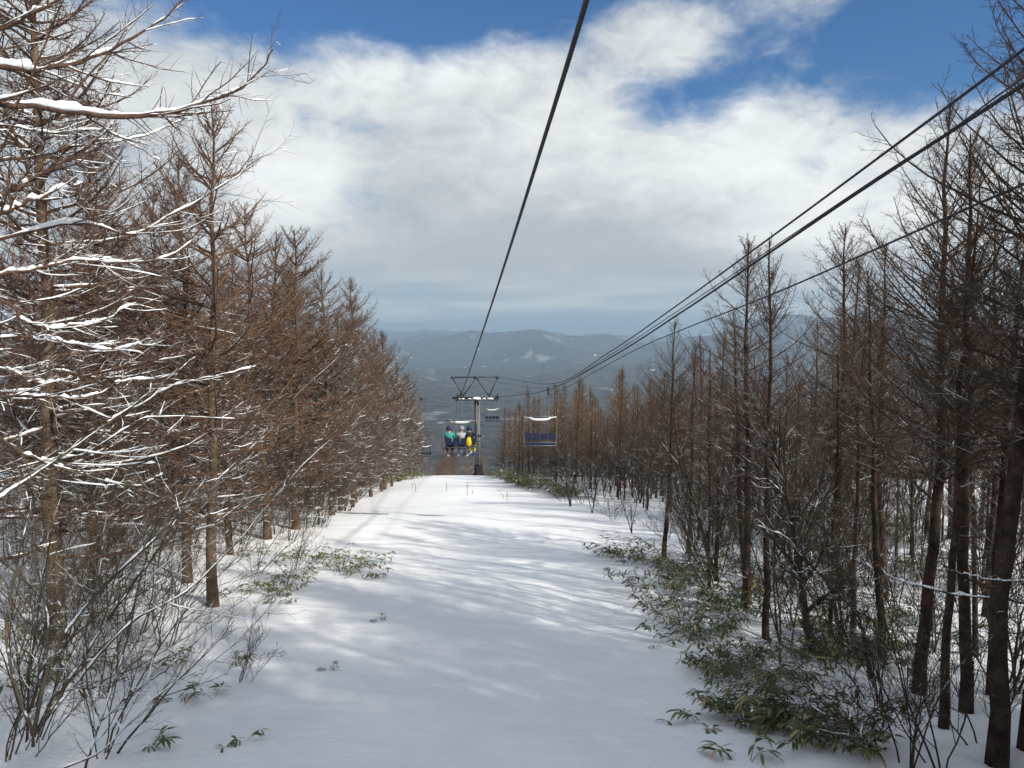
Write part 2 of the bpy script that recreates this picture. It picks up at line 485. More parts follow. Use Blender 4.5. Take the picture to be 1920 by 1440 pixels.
def snow_on(rng, mbx, P, R, amount=1.0, th=0.02, sides=5):
    """pillows of snow lying along the tops of branches"""
    n_, k, _ = P.shape
    T = unit(np.gradient(P, axis=1))
    hor = np.clip(1.25 - 1.5 * np.abs(T[..., 2]), 0, 1)
    w_ = rng.normal(0, 1, (n_, k + 4))
    w_ = (w_[:, :-4] + w_[:, 1:-3] + w_[:, 2:-2] + w_[:, 3:-1] + w_[:, 4:]) / 2.24
    lump = np.clip(0.62 + 0.62 * w_, 0, 1.7) * rng.uniform(0.8, 1.2, (n_, k)) * (rng.random((n_, 1)) < amount)
    t_ = (R * 0.6 + th) * lump * hor + 1e-4
    t_[:, 0] = 1e-4; t_[:, -1] *= 0.3
    C = P.copy(); C[..., 2] += R * 0.75 + t_ * 0.35
    keep = t_.max(1) > 0.004
    if keep.any(): mbx.tubes(C[keep], t_[keep], sides, 0, 0.8)


def resample(P, R, k):
    """finer polylines through the same points"""
    n_, k0, _ = P.shape
    f = np.linspace(0, k0 - 1, k); i = np.clip(f.astype(int), 0, k0 - 2); fr = f - i
    return P[:, i] * (1 - fr)[None, :, None] + P[:, i + 1] * fr[None, :, None], R[:, i] * (1 - fr) + R[:, i + 1] * fr


def larch(seed, H, r0, nb, lmax, bare=0.12, twigs=15, fine=6, tm=None, cm=None, snowy=0.0, droop=0.0, tw=1.0, name='larch_tree', upang=0.0, bt=1.0):
    rng = np.random.default_rng(seed)
    root = empty(name)
    k = 16
    z = np.linspace(0, 1, k)
    wx = np.cumsum(rng.normal(0, 0.035, k)) * H / 12; wy = np.cumsum(rng.normal(0, 0.035, k)) * H / 12
    wx -= wx[0]; wy -= wy[0]
    T = np.stack([wx, wy, z * H - 0.35 * (z == 0)], -1)[None]
    R = (r0 * (1 - z) ** 0.85 + 0.012)[None]
    R[0, 0] *= 1.25
    mt = MB(); mt.tubes(T, R, 9)
    trunk = mt.build('trunk', tm, root)
    h = np.sort(rng.uniform(bare, 0.985, nb) ** 0.92)
    f = h * (k - 1); i = np.clip(f.astype(int), 0, k - 2); fr = (f - i)[:, None]
    base = T[0, i] * (1 - fr) + T[0, i + 1] * fr
    azm = np.arange(nb) * 2.39996 + rng.normal(0, 0.5, nb)
    prof = np.interp(h, [0, 0.12, 0.3, 0.55, 0.8, 1.0], [0.55, 0.8, 1.0, 0.82, 0.5, 0.10])
    L = lmax * prof * rng.uniform(0.65, 1.15, nb)
    e0 = np.interp(h, [0, 0.4, 0.8, 1], [-0.12, 0.10, 0.45, 1.0]) + rng.normal(0, 0.12, nb) - droop + upang
    d = np.stack([np.cos(azm) * np.cos(e0), np.sin(azm) * np.cos(e0), np.sin(e0)], -1)
    kb = 9; pts = [base]; cur = base
    for s_ in range(kb - 1):
        q = s_ / (kb - 2)
        d = unit(d + np.array([0, 0, 0.01 + 0.16 * q]) + rng.normal(0, 0.05, d.shape))
        cur = cur + d * (L / (kb - 1))[:, None]; pts.append(cur)
    B = np.stack(pts, 1)
    rb = np.clip(0.010 + 0.011 * L, 0.01, 0.04)[:, None] * np.linspace(1, 0.25, kb)[None] * (0.8 + 0.2 * tw) * bt
    mc = MB(); mc.tubes(B, rb, 5)
    S, rs = spawn(rng, B, rb, twigs, 0.12, 1.0, 0.95, 0.34, 5, 0.06, 0.5, 0.0042 * tw, 0.55, 0.10)
    mc.tubes(S, rs, 3)
    kids = [trunk]
    if fine:
        U, ru = spawn(rng, S, rs, fine, 0.1, 1.0, 0.8, 0.42, 3, 0.05, 0.7, 0.0028 * tw, 0.0, 0.15)
        mc.tubes(U, ru, 3)
    # knobbly short shoots straight on the trunk
    X, rx_ = spawn(rng, T, R, 60, bare * .6, 0.95, 1.4, 0.035, 3, 0.02, 0.05, 0.005 * tw, 0.0, 0.2)
    mc.tubes(X, rx_, 3)
    crown = mc.build('crown', cm, root); kids.append(crown)
    if snowy > 0:
        ms = MB()
        B2, rb2 = resample(B, rb, 17)
        snow_on(rng, ms, B2, rb2, min(1, snowy * 1.0), 0.009, 6)
        S2, rs2 = resample(S, rs, 7)
        snow_on(rng, ms, S2, rs2, snowy * 0.55, 0.006, 4)
        sc_ = ms.build('snow_cover', M['snow'], root); kids.append(sc_)
    return own(root, *kids)


def bushy(seed, H, stems, spread, lean, tm, name, r0=0.02, levels=(9, 8, 5), tw=1.0, snowy=0.0, single=False, up=0.06, crown_only=False):
    """bare deciduous shrub or small tree: stems that fork again and again; lean is a vector it reaches towards"""
    rng = np.random.default_rng(seed)
    root = empty(name)
    k = 9
    a = rng.uniform(0, 2 * math.pi, stems)
    sp = rng.uniform(0.3, 1.0, stems) * spread
    d = np.stack([np.cos(a) * sp + lean[0], np.sin(a) * sp + lean[1], np.ones(stems)], -1)
    d = unit(d)
    base = np.stack([np.cos(a) * 0.12, np.sin(a) * 0.12, np.full(stems, -0.15)], -1)
    if single: base *= np.array([0.1, 0.1, 1.0])
    L = H * rng.uniform(0.6, 1.1, stems)
    pts = [base]; cur = base
    for s_ in range(k - 1):
        d = unit(d + np.array([lean[0] * 0.10, lean[1] * 0.10, up * 0.4]) + rng.normal(0, 0.10, d.shape))
        cur = cur + d * (L / (k - 1))[:, None]; pts.append(cur)
    S = np.stack(pts, 1)
    R = (r0 * rng.uniform(0.6, 1.2, stems))[:, None] * np.linspace(1, 0.3, k)[None]
    mt = MB(); mt.tubes(S, R, 6)
    trunk = mt.build('stems' if not single else 'trunk', tm, root)
    mc = MB()
    A, ra = spawn(rng, S, R, levels[0], 0.18, 1.0, 0.62, 0.50, 7, up, 0.6, 0.005 * tw, 0.0, 0.11)
    mc.tubes(A, ra, 4)
    B, rb = spawn(rng, A, ra, levels[1], 0.15, 1.0, 0.65, 0.50, 5, up, 0.6, 0.0032 * tw, 0.0, 0.13)
    mc.tubes(B, rb, 3)
    if levels[2]:
        C, rc = spawn(rng, B, rb, levels[2], 0.2, 1.0, 0.6, 0.5, 4, up, 0.7, 0.0024 * tw, 0.0, 0.14)
        mc.tubes(C, rc, 3)
    crown = mc.build('branches', tm, root)
    kids = [trunk, crown]
    if snowy:
        ms = MB()
        for (Pq, Rq, am) in ((S, R, 1), (A, ra, .9), (B, rb, .5)):
            P2, R2 = resample(Pq, Rq, Pq.shape[1] * 2)
            snow_on(rng, ms, P2, R2, snowy * am, 0.011, 5)
        kids.append(ms.build('snow_cover', M['snow'], root))
    return own(root, *kids)


class Kind:
    """a set of prototypes; each is used itself first, then copied"""
    def __init__(s, protos): s.p = protos; s.used = set()
    def put(s, i, x, y, rz, sc, label, cat, group=None, sink=0.0, tilt=(0, 0)):
        i %= len(s.p); pr = s.p[i]
        o = pr if i not in s.used else copy_tree(pr)
        s.used.add(i)
        o.location = (x, y, float(gz(x, y)) - sink)
        o.rotation_euler = (tilt[0], tilt[1], rz)
        o.scale = (sc, sc, sc) if np.isscalar(sc) else sc
        if 'group' in o and not group: del o['group']
        tag(o, label, cat, group)
        return o
    def drop_unused(s):
        for i, pr in enumerate(s.p):
            if i not in s.used:
                for q in KIDS.get(pr.name, []): bpy.data.objects.remove(q)
                bpy.data.objects.remove(pr)


rnd = random.Random(11)
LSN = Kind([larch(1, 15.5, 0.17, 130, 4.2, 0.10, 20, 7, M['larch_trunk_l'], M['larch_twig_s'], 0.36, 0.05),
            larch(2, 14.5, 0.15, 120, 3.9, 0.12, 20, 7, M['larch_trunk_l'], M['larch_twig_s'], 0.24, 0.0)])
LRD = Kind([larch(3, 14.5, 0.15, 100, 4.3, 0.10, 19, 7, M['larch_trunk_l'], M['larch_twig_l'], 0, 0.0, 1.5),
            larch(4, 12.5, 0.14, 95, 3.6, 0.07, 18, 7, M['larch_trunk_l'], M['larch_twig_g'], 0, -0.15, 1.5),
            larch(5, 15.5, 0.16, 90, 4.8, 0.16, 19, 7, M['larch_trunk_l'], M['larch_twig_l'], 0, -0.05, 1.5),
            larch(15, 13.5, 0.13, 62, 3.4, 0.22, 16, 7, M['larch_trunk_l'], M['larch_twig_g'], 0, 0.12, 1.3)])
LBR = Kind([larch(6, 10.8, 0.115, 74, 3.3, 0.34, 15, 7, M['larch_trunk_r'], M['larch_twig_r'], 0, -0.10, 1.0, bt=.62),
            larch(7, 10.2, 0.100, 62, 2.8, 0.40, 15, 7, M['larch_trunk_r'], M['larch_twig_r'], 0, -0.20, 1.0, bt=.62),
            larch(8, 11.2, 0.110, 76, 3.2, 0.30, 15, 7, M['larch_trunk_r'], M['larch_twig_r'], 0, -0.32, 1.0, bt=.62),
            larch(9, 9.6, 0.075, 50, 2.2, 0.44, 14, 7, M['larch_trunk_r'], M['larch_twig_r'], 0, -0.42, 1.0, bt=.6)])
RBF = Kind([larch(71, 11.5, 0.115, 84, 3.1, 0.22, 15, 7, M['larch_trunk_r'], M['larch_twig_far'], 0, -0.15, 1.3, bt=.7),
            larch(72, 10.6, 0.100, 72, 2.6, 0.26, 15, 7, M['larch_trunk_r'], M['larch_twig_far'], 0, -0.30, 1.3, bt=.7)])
POL = Kind([larch(61, 8.2, 0.050, 52, 1.3, 0.15, 10, 5, M['larch_trunk_r'], M['larch_twig_r'], 0, -0.45, 1.0, bt=.6, name='sapling_tree'),
            larch(62, 6.8, 0.040, 44, 1.1, 0.10, 10, 5, M['larch_trunk_r'], M['larch_twig_r'], 0, -0.60, 1.0, bt=.6, name='sapling_tree')])
DEC = Kind([bushy(21, 7.5, 2, 0.14, (0, 0), M['tree_r'], 'bare_tree', 0.085, (13, 8, 5), 1.2, single=True, up=0.04),
            bushy(22, 6.5, 3, 0.22, (0, 0), M['tree_r'], 'bare_tree', 0.06, (12, 8, 5), 1.2, single=True, up=0.04),
            bushy(23, 8.0, 1, 0.08, (0.03, 0), M['tree_r'], 'bare_tree', 0.09, (18, 9, 5), 1.2, single=True, up=0.05)])
SHL = Kind([bushy(31, 3.0, 6, 0.45, (0.22, 0), M['shrub_l'], 'bare_shrub', 0.016, (8, 7, 4), 1.1, snowy=0.16),
            bushy(32, 3.6, 5, 0.40, (0.40, -0.05), M['shrub_l'], 'bare_shrub', 0.019, (9, 7, 4), 1.1, snowy=0.22),
            bushy(33, 2.6, 6, 0.55, (0.4, -0.1), M['shrub_l'], 'bare_shrub', 0.012, (8, 7, 3), 1.1, snowy=0.1),
            bushy(34, 5.6, 5, 0.30, (0.28, 0), M['shrub_l'], 'bare_shrub', 0.024, (11, 8, 4), 1.2, snowy=0.38)])
SHR = Kind([bushy(41, 3.0, 6, 0.5, (-0.3, -0.05), M['shrub_r'], 'bare_shrub', 0.016, (9, 7, 4), 1.1, snowy=0.07),
            bushy(42, 4.0, 4, 0.35, (-0.2, 0), M['shrub_r'], 'bare_shrub', 0.022, (9, 8, 4), 1.2, snowy=0.05),
            bushy(43, 2.0, 7, 0.7, (-0.3, -0.1), M['shrub_r'], 'bare_shrub', 0.010, (8, 7, 3), 1.1, snowy=0.05),
            bushy(44, 5.2, 4, 0.22, (-0.05, 0), M['shrub_r'], 'bare_shrub', 0.024, (10, 8, 4), 1.1, snowy=0.04)])


# ---- bamboo grass (broad evergreen blades on arching stems)
def leafmat(name, c1, c2, tip):
    m_ = bpy.data.materials.new(name); m_.use_nodes = True
    n = NT(m_.node_tree); b = m_.node_tree.nodes['Principled BSDF']
    ge = n.new('ShaderNodeNewGeometry'); r = ge.outputs['Random Per Island']
    c = n.mix(r, tuple(c1) + (1,), tuple(c2) + (1,))
    c = n.mix(n.ss(r, 0.82, 0.9), c, tuple(tip) + (1,))
    sep = n.new('ShaderNodeSeparateXYZ'); n.put(sep.inputs[0], ge.outputs['True Normal'])
    o = n.new('ShaderNodeTexCoord').outputs['Object']
    dust = n.m('MULTIPLY', n.ss(n.m('ABSOLUTE', sep.outputs[2]), 0.55, 0.95), n.ss(n.noise(o, 7, 3, 0.5), 0.64, 0.70))
    n.put(b.inputs['Base Color'], n.mix(dust, c, SNOWC))
    b.inputs['Roughness'].default_value = 0.45; b.inputs['Specular IOR Level'].default_value = 0.4
    return m_


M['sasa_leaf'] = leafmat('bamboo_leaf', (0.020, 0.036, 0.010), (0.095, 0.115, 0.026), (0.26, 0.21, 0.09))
M['sasa_leaf_y'] = leafmat('bamboo_leaf_yellow', (0.06, 0.08, 0.022), (0.14, 0.155, 0.05), (0.34, 0.26, 0.13))  # yellow-green leaves of the left clumps and the sprigs
M['sasa_stem'] = mat('bamboo_stem', (0.075, 0.075, 0.035), 0.6, vary=0.3)


def sasa(seed, stems, H, spread, lm, name='bamboo_clump', nl=(5, 8), ll=0.21, bend=0.09):
    rng = np.random.default_rng(seed)
    root = empty(name)
    ms, ml = MB(), MB()
    k = 7
    for s_ in range(stems):
        a = rng.uniform(0, 2 * math.pi); rr = spread * math.sqrt(rng.random())
        p = np.array([math.cos(a) * rr, math.sin(a) * rr, -0.05])
        th = a + rng.normal(0, 0.6)
        d = unit(np.array([math.cos(th) * 0.4, math.sin(th) * 0.4, 1.0]))
        L = H * rng.uniform(0.45, 1.15)
        pts = [p]
        for q in range(k - 1):
            d = unit(d + np.array([math.cos(th) * bend, math.sin(th) * bend, -0.09 * q * bend / .13]))
            p = p + d * L / (k - 1); pts.append(p)
        S = np.array(pts)
        ms.tubes(S, np.linspace(0.005, 0.0025, k), 4)
        nodes = [(1.0, int(rng.integers(*nl))), (0.72, int(rng.integers(2, 5))), (0.5, int(rng.integers(0, 4)))]
        for (u, nn) in nodes:
            f = u * (k - 1); i = min(int(f), k - 2); b0 = S[i] + (S[i + 1] - S[i]) * (f - i); dd = unit(S[i + 1] - S[i])
            for l in range(nn):
                an = rng.uniform(0, 2 * math.pi)
                out = np.array([math.cos(an), math.sin(an), rng.uniform(-0.25, 0.35)])
                e = unit(out + dd * rng.uniform(0.1, 0.9))
                Ll = ll * rng.uniform(0.7, 1.25); wd = Ll * rng.uniform(0.085, 0.12)
                side = unit(np.cross(e, np.array([0, 0, 1.0])) + rng.normal(0, 0.25, 3))
                rows = []
                c = b0 + e * 0.02
                ww = (0.25, 0.9, 1.0, 0.7, 0.05)
                for q in range(5):
                    upn = np.cross(side, e)
                    rows.append((c - side * wd * ww[q] + upn * wd * 0.22 * ww[q], c, c + side * wd * ww[q] + upn * wd * 0.22 * ww[q]))
                    e = unit(e + np.array([0, 0, -0.20])); c = c + e * Ll / 4
                Vv = np.array(rows).reshape(-1, 3)
                Qq = []
                for q in range(4):
                    o3 = q * 3
                    Qq += [[o3, o3 + 1, o3 + 4, o3 + 3], [o3 + 1, o3 + 2, o3 + 5, o3 + 4]]
                ml.raw(Vv, Qq)
    a_ = ms.build('stems', M['sasa_stem'], root)
    b_ = ml.build('leaves', lm, root, smooth=True)
    return own(root, a_, b_)


SR = Kind([sasa(51, 17, 1.15, 0.42, M['sasa_leaf'], ll=.25), sasa(52, 13, 0.9, 0.4, M['sasa_leaf'], ll=.24), sasa(53, 21, 1.3, 0.5, M['sasa_leaf'], ll=.25)])
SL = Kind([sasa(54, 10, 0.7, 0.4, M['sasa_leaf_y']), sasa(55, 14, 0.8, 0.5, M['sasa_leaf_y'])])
SPR = Kind([sasa(56, 2, 0.45, 0.10, M['sasa_leaf_y'], 'leaf_sprig', (4, 6)), sasa(57, 1, 0.6, 0.03, M['sasa_leaf_y'], 'leaf_sprig', (4, 7), bend=0.22),
            sasa(58, 3, 0.4, 0.18, M['sasa_leaf_y'], 'leaf_sprig', (3, 6))])

placed = []


def free(x, y, d):
    for (a, b_) in placed:
        if (a - x) ** 2 + (b_ - y) ** 2 < d * d: return False
    placed.append((x, y)); return True


# ---- left forest, the trees one can tell apart (base pixel, kind, variant, scale, label)
HERO_L = [
    (105, 1205, LSN, 0, 1.05, 'thick snow-laden larch near the left edge, nearest full trunk on the left'),
    (178, 1108, LSN, 1, 0.95, 'larch with a straight green-tinged trunk just right of the thickest left trunk'),
    (205, 1060, LRD, 0, 0.95, 'larch with a brown trunk touching the green-tinged trunk on the left'),
    (352, 1088, LSN, 1, 0.88, 'slim reddish larch trunk left of the forked pair at the left piste edge'),
    (400, 1130, LRD, 2, 0.84, 'slim grey larch trunk standing lowest in the snow at the left piste edge'),
    (432, 1040, LRD, 1, 0.85, 'larch right behind the slim grey trunk at the left piste edge'),
    (670, 906, LRD, 2, 1.22, 'tall reddish larch near the end of the left tree line, snowy twigs round its trunk'),
    (560, 925, LRD, 0, 1.12, 'rust-brown larch left of the tall larch that ends the left tree line'),
    (505, 960, LRD, 1, 1.15, 'rust-brown larch halfway along the left tree line'),
    (300, 985, LRD, 2, 1.0, 'rust-brown larch in the second row behind the slim reddish trunk'),
    (745, 893, LRD, 1, 0.95, 'short reddish larch beside the gap where the valley opens on the left'),
]
for i, (px, py, kd, v, sc, lb) in enumerate(HERO_L):
    x, y = gnd(px, py); placed.append((x, y))
    kd.put(v, x, y, i * 1.7, sc, lb, 'larch tree', None, 0.0, (rnd.uniform(-.02, .02), rnd.uniform(-.02, .03)))



def XL(y): return float(np.interp(y, [10, 22, 50, 80, 130, 230], [-6.5, -6.2, -9.2, -10.6, -15.5, -24]))
def XR(y): return float(np.interp(y, [10, 20, 30, 38, 46, 72, 100, 130, 230], [6.2, 5.8, 6.5, 9.2, 7.4, 3.6, -2.5, -6.5, -15]))


BAND = ['in the front row', 'in the second row', 'a few rows back', 'deep inside']


def band(d): return BAND[0 if d < 3 else 1 if d < 7 else 2 if d < 13 else 3]


cnt = 0
tries = 0
while cnt < 102 and tries < 8000:
    tries += 1
    y = rnd.uniform(14, 104); x = XL(y) - 0.6 - (rnd.random() ** 1.5) * 24
    if y < 26 and x > XL(y) - 5: continue
    if x < -0.78 * y - 4: continue
    if not free(x, y, 2.2 if y < 45 else 1.9): continue
    d_ = XL(y) - x
    z_ = 'the near' if y < 38 else 'the middle' if y < 62 else 'the far'
    lb = f'bare rust-brown larch {band(d_)} of {z_} part of the left forest'
    gp = f'larches {band(d_)} of {z_} part of the left forest'
    if y > 84: lb, gp = 'bare larch at the far left beyond the crest of the piste, only its top showing', 'larches at the left beyond the crest'
    kd, v = (LSN, rnd.randrange(2)) if y < 24 else (LRD, rnd.randrange(4))
    if kd is LSN: lb = lb.replace('rust-brown', 'snow-dusted'); gp = 'snow-dusted ' + gp
    q_ = rnd.uniform(0.74, 1.10) * (0.88 if y > 75 else 1); w_ = q_ * rnd.uniform(.85, 1.25)
    kd.put(v, x, y, rnd.uniform(0, 6.3), (w_, w_, q_), lb, 'larch tree', gp, 0.0, (rnd.uniform(-.05, .05), rnd.uniform(-.05, .05)))
    cnt += 1

# ---- right forest
HERO_R = [
    (1868, 1425, LBR, 0, 1.12, 'thick dark larch trunk near the right edge, nearest the camera on the right'),
    (1925, 1405, LBR, 2, 1.05, 'dark larch trunk cut by the right edge of the picture'),
    (1812, 1325, LBR, 1, 1.0, 'dark larch just left of the thickest trunk on the right'),
    (1770, 1355, LBR, 3, 0.9, 'thin reddish larch between two dark trunks near the right edge'),
    (1722, 1292, LBR, 2, 1.0, 'dark straight larch third from the thickest right trunk'),
    (1655, 1208, LBR, 1, 0.88, 'slim brown larch behind the green bamboo grass on the right'),
    (1600, 1180, LBR, 3, 0.85, 'thin larch left of the slim brown larch behind the bamboo grass'),
    (1437, 1192, LBR, 3, 1.02, 'dark larch trunk rising out of the bamboo grass, wide limbs spreading near its top'),
    (1395, 1075, LBR, 1, 0.9, 'larch just behind the trunk that rises out of the bamboo grass'),
    (1528, 1225, DEC, 2, 1.0, 'crooked dark bare tree standing in the bamboo grass'),
    (1245, 1042, LBR, 2, 0.82, 'straight larch on the right piste edge by the sunlit snow, nearer of a pair'),
    (1290, 1035, LBR, 0, 0.78, 'second larch of the pair on the right piste edge by the low bamboo grass'),
    (1110, 962, DEC, 1, 0.55, 'small pale bare tree at the right edge of the sunlit snow'),
    (1185, 1000, DEC, 1, 0.36, 'little many-stemmed sapling alone on the sunlit snow at right'),
    (1070, 950, DEC, 0, 0.62, 'pale bare tree just behind the empty approaching chair'),
    (1660, 1120, LBR, 2, 0.95, 'larch in the second row behind the slim brown larch'),
]
for i, (px, py, kd, v, sc, lb) in enumerate(HERO_R):
    x, y = gnd(px, py); placed.append((x, y))
    kd.put(v, x, y, i * 2.1, sc, lb, 'larch tree' if kd is LBR else 'bare tree', None, 0.0, (rnd.uniform(-.03, .03), rnd.uniform(-.03, .03)))

cnt = 0
tries = 0
while cnt < 300 and tries < 18000:
    tries += 1
    y = rnd.uniform(9, 100); x = XR(y) + (rnd.random() ** 1.3) * 32
    if x > 0.74 * y + 3: continue
    if y < 17 and x < XR(y) + 3: continue
    if not free(x, y, 1.05 if y < 60 else 1.5): continue
    gap_ = 22 < y < 50 and x < XR(y) + 7
    if gap_ and rnd.random() < .35: continue
    rr_ = rnd.choice((0.1, 0.1, 0.9)) if gap_ else rnd.random()
    if rr_ < 0.45 and y < 60:
        kd, v, nm, pl_ = POL, rnd.randrange(2), 'young larch sapling', 'young larch saplings'; sc = rnd.uniform(0.80, 1.22)
    elif rr_ < 0.80:
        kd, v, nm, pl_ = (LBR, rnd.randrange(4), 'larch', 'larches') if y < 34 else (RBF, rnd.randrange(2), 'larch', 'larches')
        sc = rnd.uniform(0.82, 1.16)
    else:
        kd, v, nm, pl_ = DEC, rnd.randrange(3), 'leafless tree', 'leafless trees'
        sc = rnd.uniform(0.6, 1.0)
    if y > 52: sc *= 0.80
    d_ = x - XR(y)
    if y > 84: lb, gp = f'brown {nm} at the far right beyond the crest of the piste', f'{pl_} at the right beyond the crest'
    else:
        z_ = 'the near' if y < 26 else 'the middle' if y < 48 else 'the far'
        lb, gp = f'dark {nm} {band(d_)} of {z_} part of the right forest', f'{pl_} {band(d_)} of {z_} part of the right forest'
    kd.put(v, x, y, rnd.uniform(0, 6.3), sc, lb, 'bare tree' if 'leafless' in nm else 'larch tree', gp, 0.0, (rnd.uniform(-.03, .03), rnd.uniform(-.03, .03)))
    cnt += 1

# trees standing below the lip, seen through the gap at the pylon
for i in range(17):
    for _ in range(80):
        y = rnd.uniform(135, 250); x = -rnd.uniform(.040, .118) * y
        if free(x, y, 3.0): break
    LRD.put(rnd.randrange(4), x, y, rnd.uniform(0, 6.3), rnd.uniform(0.75, 1.05), 'distant larch in the gap behind the pylon, below the crest', 'larch tree')
    g_ = [o for o in col.objects if o.parent is None and o.get('label') == 'distant larch in the gap behind the pylon, below the crest']
for o in g_: o['group'] = 'distant larches in the gap behind the pylon'

# tops of trees farther down the slope
cnt = 0
while cnt < 36:
    y = rnd.uniform(112, 230); sd_ = rnd.choice((-1, 1)); d_ = rnd.random() ** 1.4 * 50
    x = XL(y) - d_ if sd_ < 0 else XR(y) + d_
    if not free(x, y, 2.4): continue
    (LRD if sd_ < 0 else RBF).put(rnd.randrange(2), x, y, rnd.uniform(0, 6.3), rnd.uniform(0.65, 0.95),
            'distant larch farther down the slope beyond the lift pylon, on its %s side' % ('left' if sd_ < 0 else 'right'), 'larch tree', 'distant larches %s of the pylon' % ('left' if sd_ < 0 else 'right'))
    cnt += 1

# ---- shrubs on the left bank
for i in range(11):
    px, py = rnd.uniform(-20, 400), rnd.uniform(1130, 1400)
    if px > 250 and py > 1250: continue
    x, y = gnd(px, py)
    SHL.put(rnd.choice((0, 2, 3)), x, y, rnd.uniform(-.7, .7), rnd.uniform(0.6, 0.95), 'bare sapling thicket stems at the lower left', 'shrub', 'saplings at the lower left')
SHRUBS_L = [(60, 1330, 1, 1.15), (180, 1300, 0, 1.0), (30, 1420, 2, 1.1), (200, 1418, 1, 0.9), (250, 1190, 0, 1.05), (150, 1160, 2, 1.0), (330, 1140, 1, 0.9),
            (300, 1060, 0, 1.1), (455, 1278, 2, 0.62), (480, 1075, 1, 0.8), (560, 1060, 2, 0.9), (520, 1000, 0, 1.1), (600, 985, 1, 0.85), (420, 1000, 1, 1.2), (240, 1020, 0, 1.3),
            (640, 955, 0, 0.9), (560, 950, 1, 1.2), (690, 925, 2, 1.2), (720, 905, 0, 1.2), (620, 920, 1, 1.3), (740, 900, 1, 1.0), (480, 950, 1, 1.35), (400, 950, 0, 1.4), (770, 890, 2, 1.2),
            (90, 1120, 1, 1.1), (30, 1060, 0, 1.2), (540, 1100, 0, 0.5), (690, 910, 1, 1.2)]
SL_LAB = {0: 'tall many-stemmed bare shrub at the bottom left corner, arching towards the piste', 8: 'small bare twig bush alone on open snow at lower left',
          2: 'low bare shrub at the very bottom left corner', 3: 'bare shrub at the bottom left whose stems fan out over the snow', 4: 'snow-dusted shrub in front of the slim larch trunks on the left'}
for i, (px, py, v, sc) in enumerate(SHRUBS_L):
    x, y = gnd(px, py)
    SHL.put(v, x, y, rnd.uniform(-0.5, 0.5), sc, SL_LAB.get(i, 'pale bare shrub with snowy whips in the thicket along the left piste edge'), 'shrub',
            None if i in SL_LAB else 'bare shrubs along the left piste edge')
for i in range(75):
    y = rnd.uniform(27, 86); x = XL(y) - rnd.uniform(1.2, 6)
    SHL.put(rnd.choice((0, 1, 3, 3, 3)), x, y, rnd.uniform(-.7, .7), rnd.uniform(0.8, 1.25), 'pale bare shrub with snowy whips in the thicket along the left piste edge', 'shrub', 'bare shrubs along the left piste edge')

SHRUBS_R = [(1690, 1440, 0, 1.0), (1840, 1400, 0, 0.9), (1600, 1390, 2, 1.0), (1760, 1440, 1, 0.8), (1560, 1250, 1, 1.0), (1480, 1180, 0, 0.9), (1640, 1320, 0, 1.0), (1330, 1075, 1, 0.8),
            (1300, 1020, 1, 0.9), (1060, 940, 2, 1.3), (1030, 925, 0, 1.0), (1090, 945, 1, 0.9), (1150, 975, 2, 1.2), (990, 905, 2, 1.5), (1400, 1120, 0, 1.0), (1890, 1300, 1, 1.1), (1250, 1010, 2, 1.0), (1740, 1220, 0, 1.1)]
SR_LAB = {0: 'bare shrub with snowy arching stems at the bottom right, left of the thick trunk', 1: 'bare shrub standing against the thickest right trunk', 2: 'low bare shrub below the bamboo grass at the bottom right'}
for i, (px, py, v, sc) in enumerate(SHRUBS_R):
    x, y = gnd(px, min(py, 1436))
    SHR.put(v, x, y, rnd.uniform(-0.6, 0.6), sc, SR_LAB.get(i, 'dark bare shrub with thin snowy twigs along the right piste edge'), 'shrub',
            None if i in SR_LAB else 'bare shrubs along the right piste edge')
for i in range(210):
    y = 10 + rnd.random() ** 1.3 * 78; x = XR(y) + rnd.random() ** 1.2 * 17 + 0.3
    if x > 0.74 * y or (y < 16 and x < 7.5): continue
    SHR.put(rnd.randrange(4), x, y, rnd.uniform(-3, 3), rnd.uniform(0.9, 1.5), 'dark bare undergrowth shrub between the trunks of the right forest, %s' % band(x - XR(y)), 'shrub', 'undergrowth shrubs of the right forest, %s' % band(x - XR(y)))

# ---- bamboo grass
SASA_R = []
poly = [(1105, 1045, 1320, 1070, 12), (1190, 1085, 1350, 1120, 7), (1215, 1130, 1400, 1200, 12), (1260, 1200, 1500, 1280, 12), (1350, 1290, 1500, 1370, 7), (1440, 1350, 1600, 1400, 5), (1500, 1160, 1700, 1260, 12)]
for (x0, y0, x1, y1, c_) in poly:
    for q in range(c_):
        u = (q + rnd.random()) / c_
        SASA_R.append((x0 + (x1 - x0) * u + rnd.uniform(-15, 25), y0 + (y1 - y0) * rnd.random() + (u - 0.5) * 30))
for i, (px, py) in enumerate(SASA_R):
    x, y = gnd(px, py)
    SR.put(rnd.randrange(3), x, y, rnd.uniform(0, 6.3), rnd.uniform(0.55, 0.92), 'dark green bamboo grass clump in the dense bank of it along the right piste edge', 'bamboo grass', 'bamboo grass along the right piste edge')
for i in range(70):
    y = rnd.uniform(13, 38); x = XR(y) + 1.0 + rnd.random() * 9
    if x > 0.72 * y: continue
    SR.put(rnd.randrange(3), x, y, rnd.uniform(0, 6.3), rnd.uniform(0.7, 1.1), 'dark green bamboo grass clump between the trunks', 'bamboo grass', 'bamboo grass between the right trunks')
for i in range(34):
    px = rnd.uniform(920, 1090); py = 893 + (px - 920) * 0.27 + rnd.uniform(-6, 3)
    x, y = gnd(px, py)
    SR.put(rnd.randrange(3), x, y, rnd.uniform(0, 6.3), rnd.uniform(1.0, 1.5), 'dark green bamboo grass clump in the low band behind the pylon on the right', 'bamboo grass', 'bamboo grass in the band right of the pylon')
